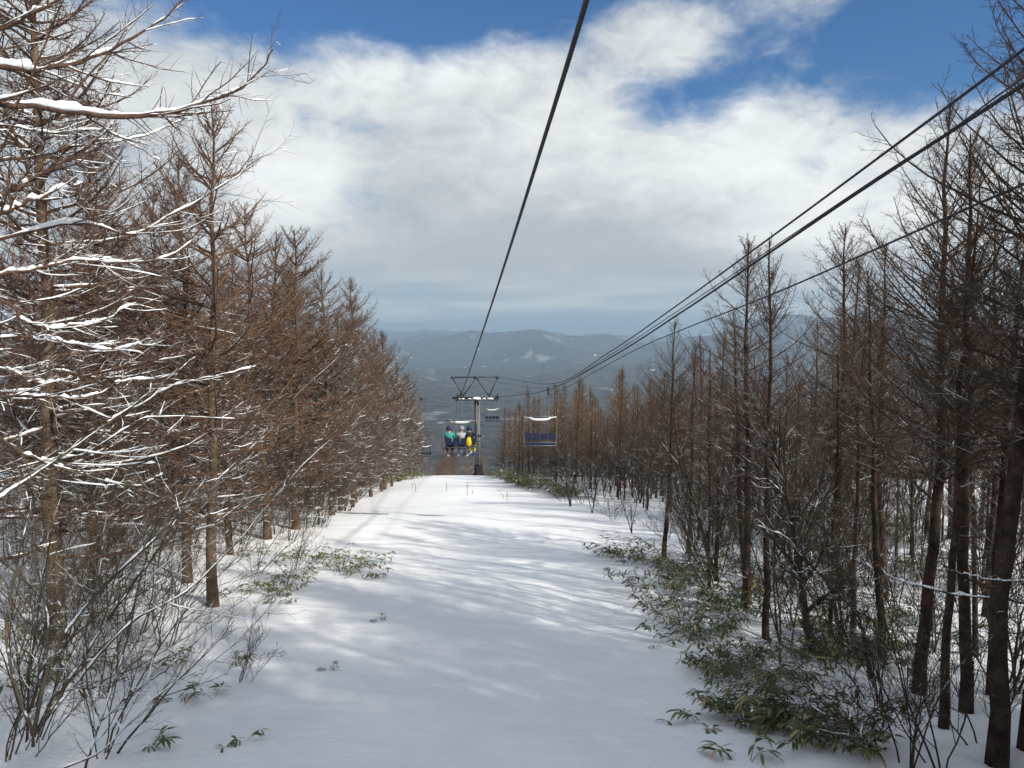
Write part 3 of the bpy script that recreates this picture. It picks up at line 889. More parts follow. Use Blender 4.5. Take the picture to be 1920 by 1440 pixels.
for i in range(40):
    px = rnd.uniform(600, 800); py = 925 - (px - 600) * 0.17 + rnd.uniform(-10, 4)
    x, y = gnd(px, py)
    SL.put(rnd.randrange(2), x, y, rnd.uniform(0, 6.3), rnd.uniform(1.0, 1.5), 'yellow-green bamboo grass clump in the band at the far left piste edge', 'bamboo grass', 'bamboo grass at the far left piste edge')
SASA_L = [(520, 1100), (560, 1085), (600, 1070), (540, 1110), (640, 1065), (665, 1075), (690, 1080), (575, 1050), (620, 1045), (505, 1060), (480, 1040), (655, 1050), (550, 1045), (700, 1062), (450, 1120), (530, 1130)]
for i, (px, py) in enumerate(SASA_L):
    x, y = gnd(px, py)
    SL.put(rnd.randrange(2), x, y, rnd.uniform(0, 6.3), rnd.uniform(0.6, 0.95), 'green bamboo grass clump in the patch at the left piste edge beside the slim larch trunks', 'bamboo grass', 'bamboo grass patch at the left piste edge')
for (px, py, sc, lb) in [(20, 1290, 1.0, 'bamboo grass clump against the left edge of the picture, the largest at lower left'), (140, 1265, 0.8, 'bamboo grass tuft under the thick snow-laden larch'),
                         (290, 1250, 0.7, 'bamboo grass tuft in the middle of the lower left shrubs'), (60, 1200, 0.8, 'bamboo grass tuft left of the thick snow-laden trunk')]:
    x, y = gnd(px, py); SL.put(1, x, y, px, sc, lb, 'bamboo grass')
SPRIGS = [(400, 1310, 0, 1.0, 'bent green sprig on open snow left of the small hollow'), (285, 1392, 2, .9, 'pair of drooping leaf sprigs lowest on the left snow'),
          (425, 1400, 1, .8, 'thin dark sprig beside the round leaf tuft at the bottom left'), (460, 1392, 0, .7, 'round leaf tuft at the bottom left, rightmost of the low ones'),
          (435, 1240, 2, .9, 'leaf sprig above the bent green sprig at the lower left'), (375, 1272, 1, .6, 'tiny two-leaf sprig left of the small twig bush'), (325, 1320, 2, .9, 'leaf tuft at the feet of the lower left shrub'),
          (712, 1165, 2, .55, 'tiny tuft alone in the open middle of the piste'), (738, 1060, 1, 1.0, 'dark tuft standing apart, right of the left bamboo grass patch'), (712, 1062, 2, .8, 'small tuft next to the one standing apart at the left piste edge'),
          (1242, 1352, 1, .8, 'nearest dark sprig at the left foot of the right bamboo bank'), (1322, 1362, 2, 1.0, 'small clump between the lone sprig and the right bamboo bank'),
          (1388, 1428, 2, 1.3, 'dark drooping leaf tuft at the bottom right on open snow'), (615, 1258, 2, .5, 'low twiggy sprig on the snow right of the small twig bush'), (1235, 1220, 1, .7, 'single sprig on the snow left of the right bamboo bank')]
for (px, py, v, sc, lb) in SPRIGS:
    x, y = gnd(px, py); SPR.put(v, x, y, px * 1.3, sc, lb, 'leaf sprig')

# ---- near snow-laden limbs reaching in from the left, traced at their own distance
rng = np.random.default_rng(77)


def limb_tree(name, label, cat, limbs, trunk_pts, trunk_r, tmat, cmat, tw=(12, 6), snow=1.0, slen=0.34, wood='trunk', k=22, snow_th=0.02):
    base = trunk_pts[0]
    root = empty(name, tuple(base))
    def loc(P): return P - base
    mt = MB()
    if trunk_r: mt.tubes(loc(np.array(trunk_pts)), np.linspace(trunk_r, trunk_r * .55, len(trunk_pts)), 10)
    mc, ms = MB(), MB()
    for (pts, r0, r1) in limbs:
        A = np.array([at(px, py, t) for (px, py, t) in pts])
        # smooth spline through the traced points
        u = np.linspace(0, len(A) - 1, k); i = np.clip(u.astype(int), 0, len(A) - 2); f = (u - i)[:, None]
        p0 = A[np.clip(i - 1, 0, len(A) - 1)]; p1 = A[i]; p2 = A[i + 1]; p3 = A[np.clip(i + 2, 0, len(A) - 1)]
        P = 0.5 * ((2 * p1) + (-p0 + p2) * f + (2 * p0 - 5 * p1 + 4 * p2 - p3) * f * f + (-p0 + 3 * p1 - 3 * p2 + p3) * f ** 3)
        P[1:-1] += rng.normal(0, 0.008, (k - 2, 3))
        P = loc(P)[None]; R = np.linspace(r0, r1, k)[None] * rng.uniform(0.88, 1.12, (1, k))
        (mt if wood == 'stems' else mc).tubes(P, R, 7)
        S, rs = spawn(rng, P, R, tw[0], 0.08, 1.0, 0.85, slen, 7, 0.05, 0.45, 0.0035, 0.7, 0.10, 0.4)
        mc.tubes(S, rs, 4)
        U, ru = spawn(rng, S, rs, tw[1], 0.1, 1.0, 0.8, 0.45, 4, 0.05, 0.6, 0.0022, 0.0, 0.14)
        mc.tubes(U, ru, 3)
        if snow:
            P2, R2 = resample(P, R, 70)
            sw = snow_th + 0 * R2
            snow_on(rng, ms, P2, R2, 1.0, snow_th * snow * min(1.0, r0 / 0.03), 8)
            S2, rs2 = resample(S, rs, 14); snow_on(rng, ms, S2, rs2, 0.6 * snow, 0.0055, 5)
            U2, ru2 = resample(U, ru, 6); snow_on(rng, ms, U2, ru2, 0.3 * snow, 0.0035, 4)
    if mt.V: mt.build(wood, tmat, root)
    mc.build('branches' if wood == 'stems' else 'crown', cmat, root)
    if ms.V: ms.build('snow_cover', M['snow'], root)
    tag(root, label, cat)
    return root


t7 = 7.0
L1 = [([(-190, 150, 6.2), (0, 192, 6.6), (120, 205, 7), (230, 216, 7.2), (310, 212, 7.4), (390, 190, 7.5), (450, 166, 7.6), (490, 128, 7.6), (512, 92, 7.6)], .036, .006),
      ([(-190, 105, 7), (0, 126, 7), (80, 130, 7.2), (160, 112, 7.4), (230, 80, 7.6), (300, 38, 7.8), (370, -30, 8)], .034, .006),
      ([(-190, 80, 7.5), (0, 52, 7.5), (60, 25, 7.4), (120, -5, 7.4), (200, -60, 7.4)], .026, .008),
      ([(-190, 430, 6.6), (0, 366, 7), (60, 340, 7.2), (120, 305, 7.4), (180, 262, 7.6), (215, 225, 7.8)], .030, .008),
      ([(-190, 400, 6), (0, 398, 6.3), (35, 384, 6.4), (110, 358, 6.6), (155, 342, 6.8)], .028, .006),
      ([(-190, 330, 7.6), (0, 300, 7.6), (70, 294, 7.7), (150, 272, 7.8), (240, 262, 8), (340, 225, 8.4)], .020, .005),
      ([(-190, 560, 7), (0, 515, 7), (70, 503, 7.2), (140, 487, 7.4), (230, 492, 7.6), (320, 480, 7.8), (372, 440, 8)], .024, .005),
      ([(-190, 500, 7.8), (130, 420, 8.2), (240, 440, 8.6), (330, 400, 9), (420, 345, 9.4), (495, 288, 9.8)], .024, .005),
      ([(-190, 500, 6), (0, 560, 6.4), (55, 608, 6.6), (125, 612, 6.8), (190, 600, 7), (255, 568, 7.2)], .020, .005),
      ([(-190, 640, 7), (0, 632, 7), (100, 636, 7.2), (195, 655, 7.4), (270, 642, 7.6)], .018, .005),
      ([(-190, 760, 6.6), (0, 742, 7), (100, 747, 7.2), (170, 742, 7.4), (230, 716, 7.6), (300, 710, 7.8)], .020, .005),
      ([(-190, 700, 8), (0, 690, 8.2), (60, 716, 8.3), (110, 712, 8.4)], .015, .005),
      ([(-190, 230, 8.4), (0, 232, 8.4), (90, 250, 8.6), (190, 245, 8.9), (300, 300, 9.2)], .016, .005)]
tr = [np.array([at(-190, 640, 7)[0], at(-190, 640, 7)[1], float(gz(at(-190, 640, 7)[0], at(-190, 640, 7)[1])) - .3])]
tr += [at(-190, y_, 7) for y_ in (900, 600, 300, 0, -300)]
limb_tree('larch_tree', 'heavily snow-laden larch limbs reaching in from beyond the left edge, nearest the camera', 'larch tree', L1, tr, 0.16,
          M['larch_trunk_l'], M['larch_twig_s'], (20, 9), 1.15)
L2 = [([(-60, 780, 7), (0, 822, 7.2), (45, 852, 7.4), (95, 866, 7.6), (140, 884, 7.8), (200, 880, 8), (290, 868, 8.3)], .022, .005),
      ([(60, 857, 7.5), (135, 885, 7.7), (200, 903, 8), (262, 908, 8.2), (305, 888, 8.4)], .016, .004),
      ([(-40, 950, 7), (0, 932, 7.2), (60, 895, 7.4), (130, 845, 7.6), (200, 792, 7.8), (270, 745, 8.2), (320, 705, 8.4), (368, 668, 8.6)], .018, .004),
      ([(200, 792, 7.8), (260, 760, 8.2), (330, 720, 8.6), (400, 705, 9), (470, 690, 9.4)], .011, .004),
      ([(-60, 900, 8), (60, 870, 8.4), (160, 850, 8.8), (240, 800, 9.2), (300, 780, 9.6), (440, 785, 10)], .014, .004)]
x0, y0 = gnd(20, 1432)
pb = np.array([x0 - 1.2, y0, float(gz(x0 - 1.2, y0)) - .1])
limb_tree('bare_tree', 'snow-covered forked boughs crossing low at the left edge in front of the thick trunk', 'bare tree', L2, [pb, at(-120, 1100, 7), at(-60, 780, 7)], 0.06,
          M['shrub_l'], M['shrub_l'], (11, 6), 1.0)
x1, y1 = gnd(30, 1436)
L3 = [([(62, 1380, 8.6), (100, 1225, 9), (185, 1110, 9.6), (290, 1010, 10.4), (390, 915, 11), (480, 830, 11.6), (560, 735, 12.2), (650, 655, 12.8)], .026, .005),
      ([(62, 1380, 8.6), (120, 1290, 9), (200, 1165, 9.6), (265, 1075, 10.2), (340, 960, 10.8), (420, 850, 11.4), (470, 760, 12)], .026, .005),
      ([(62, 1380, 8.6), (20, 1250, 8.8), (14, 1150, 9), (40, 1020, 9.2), (55, 955, 9.4), (30, 860, 9.6)], .022, .006),
      ([(62, 1380, 8.6), (90, 1180, 9.4), (60, 1000, 9.8), (75, 900, 10)], .018, .005),
      ([(62, 1380, 8.6), (230, 1180, 10), (360, 1100, 11), (450, 1010, 12), (560, 880, 13), (680, 770, 14)], .020, .005)]
limb_tree('bare_shrub', 'tall bare bush of long dark stems arching up to the right at lower left', 'shrub', L3, [at(62, 1400, 8.6), at(62, 1380, 8.6)], 0.02,
          M['stem_l'], M['stem_l'], (12, 6), 0.28, 0.30, 'stems')
L4 = [([(160, 1440, 8.2), (188, 1352, 8.6), (230, 1230, 9), (262, 1090, 9.4), (300, 960, 9.8)], .016, .004),
      ([(188, 1352, 8.6), (260, 1290, 9), (330, 1238, 9.4), (400, 1130, 10)], .011, .004),
      ([(120, 1440, 8), (200, 1400, 8.4), (300, 1300, 9), (420, 1225, 9.8), (520, 1120, 10.6)], .012, .003),
      ([(188, 1352, 8.6), (160, 1260, 8.8), (170, 1150, 9), (210, 1010, 9.2)], .012, .004)]
limb_tree('bare_shrub', 'dark forked bush growing up from the bottom edge at lower left', 'shrub', L4, [at(160, 1470, 8.1), at(160, 1440, 8.2)], 0.018,
          M['stem_l'], M['stem_l'], (11, 5), 0.22, 0.32, 'stems')
# a bough on the right, fallen-looking, snow along it
L5 = [([(1920, 1130, 11), (1860, 1122, 11.2), (1780, 1112, 11.6), (1700, 1092, 12), (1640, 1068, 12.4), (1610, 1050, 12.8)], .020, .005),
      ([(1920, 1090, 10.6), (1850, 1085, 10.8), (1790, 1070, 11)], .014, .005)]
limb_tree('bare_tree', 'long horizontal bough with a line of snow crossing the dark trunks at the right edge', 'bare tree', L5,
          [np.array([at(1985, 1140, 11)[0], at(1985, 1140, 11)[1], float(gz(at(1985, 1140, 11)[0], at(1985, 1140, 11)[1])) - .2]), at(1975, 1140, 11), at(1960, 700, 11.2)], 0.07,
          M['tree_r'], M['tree_r'], (7, 4), 1.0)
L6 = [([(1610, 1150, 15), (1545, 1085, 15), (1500, 1040, 15), (1475, 1008, 15), (1420, 985, 15)], .026, .006),
      ([(1520, 1064, 15), (1495, 1075, 15.2), (1478, 1062, 15.4)], .012, .004),
      ([(1560, 1100, 15), (1580, 1055, 15), (1600, 1030, 14.8)], .012, .004)]
gx6, gy6 = at(1640, 1190, 15)[0], at(1640, 1190, 15)[1]
limb_tree('bare_tree', 'leaning snowy forked stem among the dark trunks above the bamboo grass', 'bare tree', L6,
          [np.array([gx6, gy6, float(gz(gx6, gy6)) - .2]), at(1610, 1150, 15)], 0.035, M['tree_r'], M['tree_r'], (6, 4), 1.0)

# unseen larches added right of and behind the viewer to shade the near snow
for i in range(46):
    for _ in range(60):
        y = rnd.uniform(-9, 8.5); x = 6.3 + rnd.random() * 13
        if x > 0.70 * y + 4 and free(x, y, 1.2): break
    LRD.put(rnd.randrange(4), x, y, rnd.uniform(0, 6.3), rnd.uniform(0.75, 0.9), 'unseen larch added beside the piste to shade the near snow', 'larch tree', 'larches outside the picture right of the viewer')
for kd in (POL, RBF, LSN, LRD, LBR, DEC, SHL, SHR, SR, SL, SPR): kd.drop_unused()

# say of each repeat what it stands beside
MARK_L = [(-60, 'left of the picture edge'), (90, 'by the left edge'), (250, 'around the thick snow-laden trunk'), (440, 'around the slim piste-edge trunks'), (580, 'left of the tall end larch'),
          (730, 'beside the tall end larch'), (3000, 'where the left tree line ends')]
MARK_R = [(960, 'just right of the pylon'), (1060, 'behind the nearest empty chair'), (1170, 'above the sunlit snow'), (1330, 'around the pair of larches'), (1480, 'around the trunk in the bamboo'),
          (1620, 'behind the crooked bare tree'), (1790, 'left of the thickest right trunk'), (1980, 'by the right edge'), (1e9, 'right of the picture edge')]
for o in list(col.objects):
    if o.parent is None and o.get('group') and o.get('label') and 'in the gap' not in o['label']:
        x, y = o.location.x, o.location.y
        px = 960 + F * x / max(y, 1)
        marks = MARK_L if x < -0.045 * y else MARK_R
        mk = [m_[1] for m_ in marks if px < m_[0]][0]
        if 'picture' in mk: continue
        lb = o['label'].split(',')[0]
        lb = lb.split(' part of the ')[0].replace(' of the near', ', near').replace(' of the middle', ', halfway down').replace(' of the far', ', far down') if ' part of the ' in lb else lb
        lb = lb.replace(' in the dense bank of it along the right piste edge', ' of the right bank').replace(' with snowy whips in the thicket along the left piste edge', ' of the left thicket')
        lb = lb.replace(' with thin snowy twigs along the right piste edge', ' of the right thicket').replace(' between the trunks of the right forest', '').replace(' in the patch at the left piste edge beside the slim larch trunks', ' of the left patch')
        lb = lb.replace(' of the piste, only its top showing', '').replace('at the far right beyond the crest of the piste', 'beyond the crest').replace('at the far left beyond the crest of the piste', 'beyond the crest')
        lb = lb.replace(' in the low band behind the pylon on the right', ' of the low far band').replace(' in the band at the far left piste edge', ' of the far left band').replace(' farther down the slope beyond the lift pylon', ' down the slope')
        lb = lb.replace('young larch sapling', 'thin young larch').replace(' of the middle part of the right forest', '')
        sz = o.scale[2]
        if sz > 1.0 and 'distant' not in lb: lb = 'taller ' + lb
        elif sz < 0.8 and 'distant' not in lb: lb = 'shorter ' + lb
        row = next((b_ for b_ in BAND if b_ in o['label']), '')
        if row and row not in lb: lb += ' ' + row
        dist = 'near' if y < 20 else 'farther off' if y < 40 else 'far off'
        if not any(w in lb for w in ('near,', 'halfway', 'far down', 'distant', 'beyond', ', near')): lb += ', ' + dist
        if len((lb + ' ' + mk).split()) > 16: lb = lb.replace(', farther off', '').replace(', far off', '').replace(', near', '')
        if len((lb + ' ' + mk).split()) > 16: lb = lb.replace('bare ', '').replace('dark ', '').replace('pale ', '')
        lb += ', ' + mk
        o['label'] = lb; o['group'] = (lb.replace('bare ', '').replace('dark ', ''))[:60].strip()

# ------------------------------------------------------------------ far wood down the slope: too many to count
mb = MB(); rng = np.random.default_rng(9)
N = 2600
ys = 235 + rng.random(N) ** 1.4 * 1500; xs = (rng.random(N) - 0.5) * 1.7 * (ys + 60)
zs = gz(xs, ys)
for x, y, z in zip(xs, ys, zs):
    h = rng.uniform(9, 16); r = rng.uniform(1.6, 2.8); k = 6
    ang = np.arange(7) / 7 * 2 * math.pi + rng.random()
    lv = [(0.0, 0.15), (0.12, 0.7), (0.25, 1.0), (0.45, 0.72), (0.7, 0.42), (1.0, 0.02)]
    ring = []
    for (u, w) in lv:
        rr = r * w * rng.uniform(0.6, 1.35, 7)
        ring.append(np.stack([x + np.cos(ang) * rr, y + np.sin(ang) * rr, z + u * h + rng.normal(0, .35, 7) * (u < .95)], -1))
    Vv = np.concatenate(ring)
    i = np.arange(5)[:, None] * 7; c = np.arange(7)[None]; c2 = (c + 1) % 7
    mb.raw(Vv, np.stack([i + c, i + c2, i + 7 + c2, i + 7 + c], -1).reshape(-1, 4))
fw = mb.build('far_wood', mat('far_wood_foliage', (0.055, 0.045, 0.036), 1.0, vary=0.6, vscale=0.08, spec=0.0), smooth=False)
tag(fw, 'dark far wood covering the lower slope down to the valley', 'wood', kind='stuff')

# ------------------------------------------------------------------ chairlift ropes
def spline(pts, per=8):
    A = np.array(pts, float); k = (len(A) - 1) * per + 1
    u = np.linspace(0, len(A) - 1, k); i = np.clip(u.astype(int), 0, len(A) - 2); f = (u - i)[:, None]
    p0 = A[np.clip(i - 1, 0, len(A) - 1)]; p1 = A[i]; p2 = A[i + 1]; p3 = A[np.clip(i + 2, 0, len(A) - 1)]
    return 0.5 * ((2 * p1) + (-p0 + p2) * f + (2 * p0 - 5 * p1 + 4 * p2 - p3) * f * f + (-p0 + 3 * p1 - 3 * p2 + p3) * f ** 3)


def rope_bump(m_):
    n = NT(m_.node_tree); b = m_.node_tree.nodes['Principled BSDF']
    tcx = n.new('ShaderNodeTexCoord').outputs['Object']
    w = n.new('ShaderNodeTexWave', wave_type='BANDS', bands_direction='DIAGONAL'); w.inputs['Scale'].default_value = 9; n.put(w.inputs[0], tcx)
    bb = n.new('ShaderNodeBump'); bb.inputs['Strength'].default_value = 0.8; bb.inputs['Distance'].default_value = 0.01
    n.put(bb.inputs['Height'], w.outputs[1]); n.put(b.inputs['Normal'], bb.outputs[0])


rope_bump(M['rope'])


def stranded(mbx, path, r):
    """six strands wound round a core"""
    path = np.asarray(path)
    seg = np.linalg.norm(np.diff(path, axis=0), axis=1); s = np.concatenate([[0], np.cumsum(seg)])
    near_len = min(s[-1], 26.0); kk = int(near_len / 0.045)
    ss_ = np.linspace(0, near_len, kk)
    P = np.stack([np.interp(ss_, s, path[:, c]) for c in range(3)], -1)
    T = unit(np.gradient(P, axis=0)); U = unit(np.cross(T, np.array([0, 0, 1.0]))); Wv = np.cross(U, T)
    for q in range(6):
        a = ss_ / 0.30 * 2 * math.pi + q * math.pi / 3
        C = P + (np.cos(a)[:, None] * U + np.sin(a)[:, None] * Wv) * r * 0.62
        mbx.tubes(C, np.full(kk, r * 0.42), 5)
    rest = s > near_len - 0.5
    mbx.tubes(path[rest], np.full(rest.sum(), r), 7)


mr = MB()
left_rope = [at(*p) for p in [(1290, -700, 2.4), (1100, 0, 4.9), (1008, 300, 7.9), (944, 503, 13), (905, 622, 20), (880, 697, 28), (865, 738, 36.5), (860, 742, 55), (857, 743.5, 76), (856.5, 744, 80), (856.5, 745, 84), (855, 790, 120), (852, 840, 200)]]
stranded(mr, spline(left_rope, 10), 0.021)
o = mr.build('haul_rope', M['rope']); tag(o, 'thick stranded steel haul rope running overhead down to the left side of the pylon', 'cable')
mr = MB()
right_rope = [at(*p) for p in [(2350, -120, 4.6), (1920, 158, 6.5), (1640, 340, 8.8), (1460, 462, 11.4), (1280, 584, 16), (1140, 673, 23.7), (1028, 731, 37), (960, 742, 58), (934, 743.5, 76), (931.5, 744, 80), (929, 745, 84), (905, 790, 120), (880, 840, 200)]]
stranded(mr, spline(right_rope, 10), 0.021)
o = mr.build('haul_rope', M['rope']); tag(o, 'thick steel haul rope at the right that carries the empty approaching chairs', 'cable')
mr = MB()
mr.tubes(spline([at(*p) for p in [(2350, -250, 4.6), (1920, 92, 6.5), (1640, 301, 8.8), (1460, 434, 11.4), (1280, 565, 16), (1140, 662, 23.7), (1040, 719, 36), (965, 712, 58), (933, 706, 80)]]), np.full(65, .017), 6)
o = mr.build('signal_cable', M['rope']); tag(o, 'uppermost black cable of the three at the right', 'cable')
mr = MB()
mr.tubes(spline([at(*p) for p in [(2350, -128, 4.4), (1920, 145, 6.3), (1780, 246, 7.3), (1640, 336, 8.6), (1460, 457, 11.2), (1280, 577, 15.8), (1140, 668, 23.5), (1036, 725, 36), (966, 722, 58), (893, 708, 80)]]), np.full(73, .009), 5)
o = mr.build('signal_cable', M['rope']); tag(o, 'thin wire hugging the top of the right haul rope', 'cable')
mr = MB()
mr.tubes(spline([at(*p) for p in [(2350, 175, 7), (1920, 345, 9.5), (1640, 468, 13), (1440, 555, 18), (1280, 618, 26), (1180, 662, 35), (1040, 738, 52), (975, 766, 74), (930, 790, 100)]]), np.full(65, .020), 6)
o = mr.build('power_cable', M['rope']); tag(o, 'lowest black cable at the right, passing in front of the larch crowns', 'cable')

# ------------------------------------------------------------------ pylon
TP = 80.0
pb = at(897, 893, TP); pb[2] = float(gz(pb[0], pb[1]))
pylon = empty('lift_pylon', tuple(pb))
tag(pylon, 'grey steel chairlift pylon with a W-shaped top truss on the crest of the piste', 'lift pylon')


def pl(px, py, t=TP): return at(px, py, t) - pb


m1 = MB(); topz = pl(893, 748)
m1.tube([np.array([0, 0, -0.4]), np.array([0, 0, 3.4]), topz], [0.36, 0.33, 0.24], 14); m1.build('mast', M['mast'], pylon)
m1 = MB(); m1.tube([(0, 0, -0.3), (0, 0, 0.05), (0, 0, 0.3), (0, 0, 1.15)], [0.72, 0.7, 0.46, 0.42], 14); m1.build('base_padding', M['rubber'], pylon)
m1 = MB(); m1.wheel(pl(896, 832), (0, 0, 1), 0.46, 0.28, 16); m1.box(pl(903, 838), (0.5, 0.25, 0.16)); m1.build('mast_flange', M['steel_dark'], pylon)
m1 = MB(); m1.box(pl(892, 746), (5.0, 0.26, 0.24)); m1.box(pl(892, 749.5) + np.array([0, -.5, 0]), (4.2, .6, .05)); m1.build('crossarm', M['steel_dark'], pylon)
m1 = MB(); m1.tube([pl(848, 707.5), pl(893, 707), pl(934, 706)], 0.075, 8)
for (a, b_) in [((848, 707), (868, 743)), ((893, 708), (868, 743)), ((893, 708), (917, 743)), ((934, 706), (917, 743))]:
    m1.tube([pl(*a), pl(*b_)], 0.065, 8)
for px in (849, 893, 933): m1.box(pl(px, 708), (0.42 if px != 893 else .6, 0.3, 0.24))
m1.build('truss', M['steel_dark'], pylon)
for side, px in ((0, 856.5), (1, 931.5)):
    c = pl(px, 744)
    bm_ = MB(); bm_.box(c + np.array([0, 0, -0.22]), (0.12, 2.6, 0.14)); bm_.box(c + np.array([.12, 0, 0.1]), (0.10, 0.5, 0.7))
    bt = bm_.build('sheave_beam', M['steel_dark'], pylon)
    for q in range(4):
        wm = MB(); wm.wheel(c + np.array([0, -1.0 + q * 0.66, -0.22]), (1, 0, 0), 0.24, 0.12, 18); wm.build('sheave', M['rubber'], bt)
sn = MB()
for (px, w, h) in [(866, .7, .08), (881, .4, .06), (894, .95, .17), (908, .4, .07), (920, .7, .09)]:
    c = pl(px, 748) + np.array([0, -.5, .04])
    sn.tubes(np.array([c + np.array([-w / 2, 0, 0]), c + np.array([-w * .35, 0, h * .2]), c + np.array([0, 0, h * .3]), c + np.array([w * .35, 0, h * .2]), c + np.array([w / 2, 0, 0])]),
             np.array([.01, h * .8, h, h * .8, .01]), 8)
sn.build('snow_cover', M['snow'], pylon)
lm = MB()
for q in range(18): lm.tube([np.array([-.16, -.42, 1.4 + q * .36]), np.array([.16, -.42, 1.4 + q * .36])], .015, 4)
for sx_ in (-.16, .16): lm.tube([np.array([sx_, -.42, 1.3]), np.array([sx_, -.34, 8.0])], .02, 5)
lm.build('ladder', M['steel'], pylon)


# ------------------------------------------------------------------ chairs
def make_chair(cx, label, hang=2.75, W_=1.62, bar_snow=True, back='blue_pad', group='empty chairs on the lift'):
    root = empty('lift_chair'); tag(root, label, 'lift chair', group)
    g = MB(); g.box((0, 0, 0.02), (0.12, 0.42, 0.12)); g.wheel((0, .14, .05), (1, 0, 0), .09, .12, 12); g.wheel((0, -.14, .05), (1, 0, 0), .09, .12, 12); g.box((0, 0, -.12), (.09, .16, .22))
    k = [g.build('grip', M['steel_dark'], root)]
    zt = -hang + 1.42
    h = MB(); h.tube(spline([(0, 0, -.1), (0.0, -0.02, -.5), (0.0, -0.04, zt * .7), (0.0, 0, zt)], 5), .035, 8); k.append(h.build('hanger', M['chair_steel'], root))
    x0, x1 = cx - W_ / 2, cx + W_ / 2
    f = MB()
    f.tube([(x0 + .05, 0, zt), (x1 - .05, 0, zt)], .032, 8)
    for x, s in ((x0, 1), (x1, -1)):
        f.tube(spline([(x + s * .05, 0, zt), (x, -.02, zt - .12), (x - s * .02, -.06, zt - .7), (x, -.10, -hang + .30), (x + s * .02, .0, -hang), (x + s * .02, .48, -hang + .04)], 5), .027, 8)
    f.tube([(x0, -.08, -hang + .12), (x1, -.08, -hang + .12)], .022, 6); f.tube([(x0, .45, -hang + .03), (x1, .45, -hang + .03)], .022, 6)
    k.append(f.build('frame', M['chair_steel'], root))
    s = MB()
    for q in range(3):
        w = (W_ - .12) / 3
        s.box((x0 + .06 + w * (q + .5), .20, -hang + .09), (w - .03, .46, .07))
    k.append(s.build('seat', M[back], root, False))
    for q in range(4):
        w = (W_ - .08) / 4
        p = MB(); p.box((x0 + .04 + w * (q + .5), -.10, -hang + .40), (w - .05, .05, .34), rx=.12)
        k.append(p.build('backrest', M[back], root, False))
    br = MB(); c = spline([(x0, .0, zt - .02), (x0 + .25, .25, zt - .03), (cx - .35, .30, zt - .13), (cx, .30, zt - .16), (cx + .35, .30, zt - .13), (x1 - .25, .25, zt - .03), (x1, .0, zt - .02)], 5)
    br.tube(c, .022, 7); k.append(br.build('safety_bar', M['pale_bar'], root))
    if bar_snow:
        sb = MB(); sb.tubes(c[6:-6] + np.array([0, -.0, .05]), .034 * np.sin(np.linspace(.15, math.pi - .15, len(c) - 12)) + .012, 8); k.append(sb.build('snow_cover', M['snow'], root))
    return own(root, *k)


def at_obj(o, px, py, t, rz): o.location = tuple(at(px, py, t)); o.rotation_euler = (0, 0, rz)


ch_r = make_chair(0.40, 'nearest empty chair, blue-backed, coming up on the right with snow on its raised bar')
at_obj(ch_r, 1028, 731, 37, math.pi)
ch2 = copy_tree(ch_r); at_obj(ch2, 929.2, 744, 83.5, math.pi)
ch2['label'] = 'small distant empty chair behind the right side of the pylon'
ch_l = make_chair(-0.06, 'chair carrying people ahead on the left rope, seen from behind in front of the pylon', group='occupied chair'); del ch_l['group']
at_obj(ch_l, 865, 738, 36.5, 0.0)
ch3 = copy_tree(ch_r); ch3['label'] = 'small faraway empty chair in the gap at the end of the left tree line'


# ------------------------------------------------------------------ people
def skin(name, joints, edges, mtl, parent, lv=2):
    me = bpy.data.meshes.new(name); me.from_pydata([j[0] for j in joints], edges, [])
    o = bpy.data.objects.new(name, me); col.objects.link(o); o.parent = parent
    md = o.modifiers.new('skin', 'SKIN'); md.use_smooth_shade = True
    sv = me.skin_vertices[0].data if me.skin_vertices else None
    if sv is None:
        bpy.context.view_layer.objects.active = o
        bmx = bmesh.new(); bmx.from_mesh(me); lay = bmx.verts.layers.skin.verify(); bmx.to_mesh(me); bmx.free(); sv = me.skin_vertices[0].data
    for i, j in enumerate(joints): sv[i].radius = (j[1], j[1] if len(j) < 3 else j[2]); sv[i].use_root = (i == 0)
    sb = o.modifiers.new('subsurf', 'SUBSURF'); sb.levels = lv; sb.render_levels = lv
    me.materials.append(mtl)
    return o


def cmat_(name, c): return mat(name, c, 0.75, vary=0.15, vscale=12, bump=0.2, bscale=20)


SK = mat('skin', (0.45, 0.27, 0.19), 0.6)
C_TEAL = cmat_('teal_cloth', (0.04, 0.25, 0.235)); C_BLACK = cmat_('black_cloth', (0.015, 0.016, 0.02)); C_YEL = cmat_('yellow_cloth', (0.55, 0.43, 0.02))
C_WHITE = cmat_('white_cloth', (0.34, 0.36, 0.38)); C_NAVY = cmat_('navy_cloth', (0.02, 0.028, 0.085)); C_RED = cmat_('red_cloth', (0.30, 0.03, 0.035))
C_BLUE = cmat_('blue_cloth', (0.06, 0.14, 0.40)); C_GREY = cmat_('grey_cloth', (0.22, 0.24, 0.28)); C_ORG = cmat_('orange_cloth', (0.5, 0.16, 0.03))


def helmet(mtl, c, parent, r=0.135):
    h = MB(); k = 9; a = np.linspace(-math.pi / 2 * .55, math.pi / 2, k)
    P = np.array([[c[0], c[1], c[2] + r * 1.02 * math.sin(q)] for q in a]); R = np.array([max(r * math.cos(q), 1e-3) for q in a])
    h.tubes(P, R, 16); h.tubes(np.array([[c[0], c[1], c[2] - .075], [c[0], c[1], c[2] - .055]]), np.array([r * .92, r * 1.0]), 16)
    return h.build('helmet', mtl, parent)


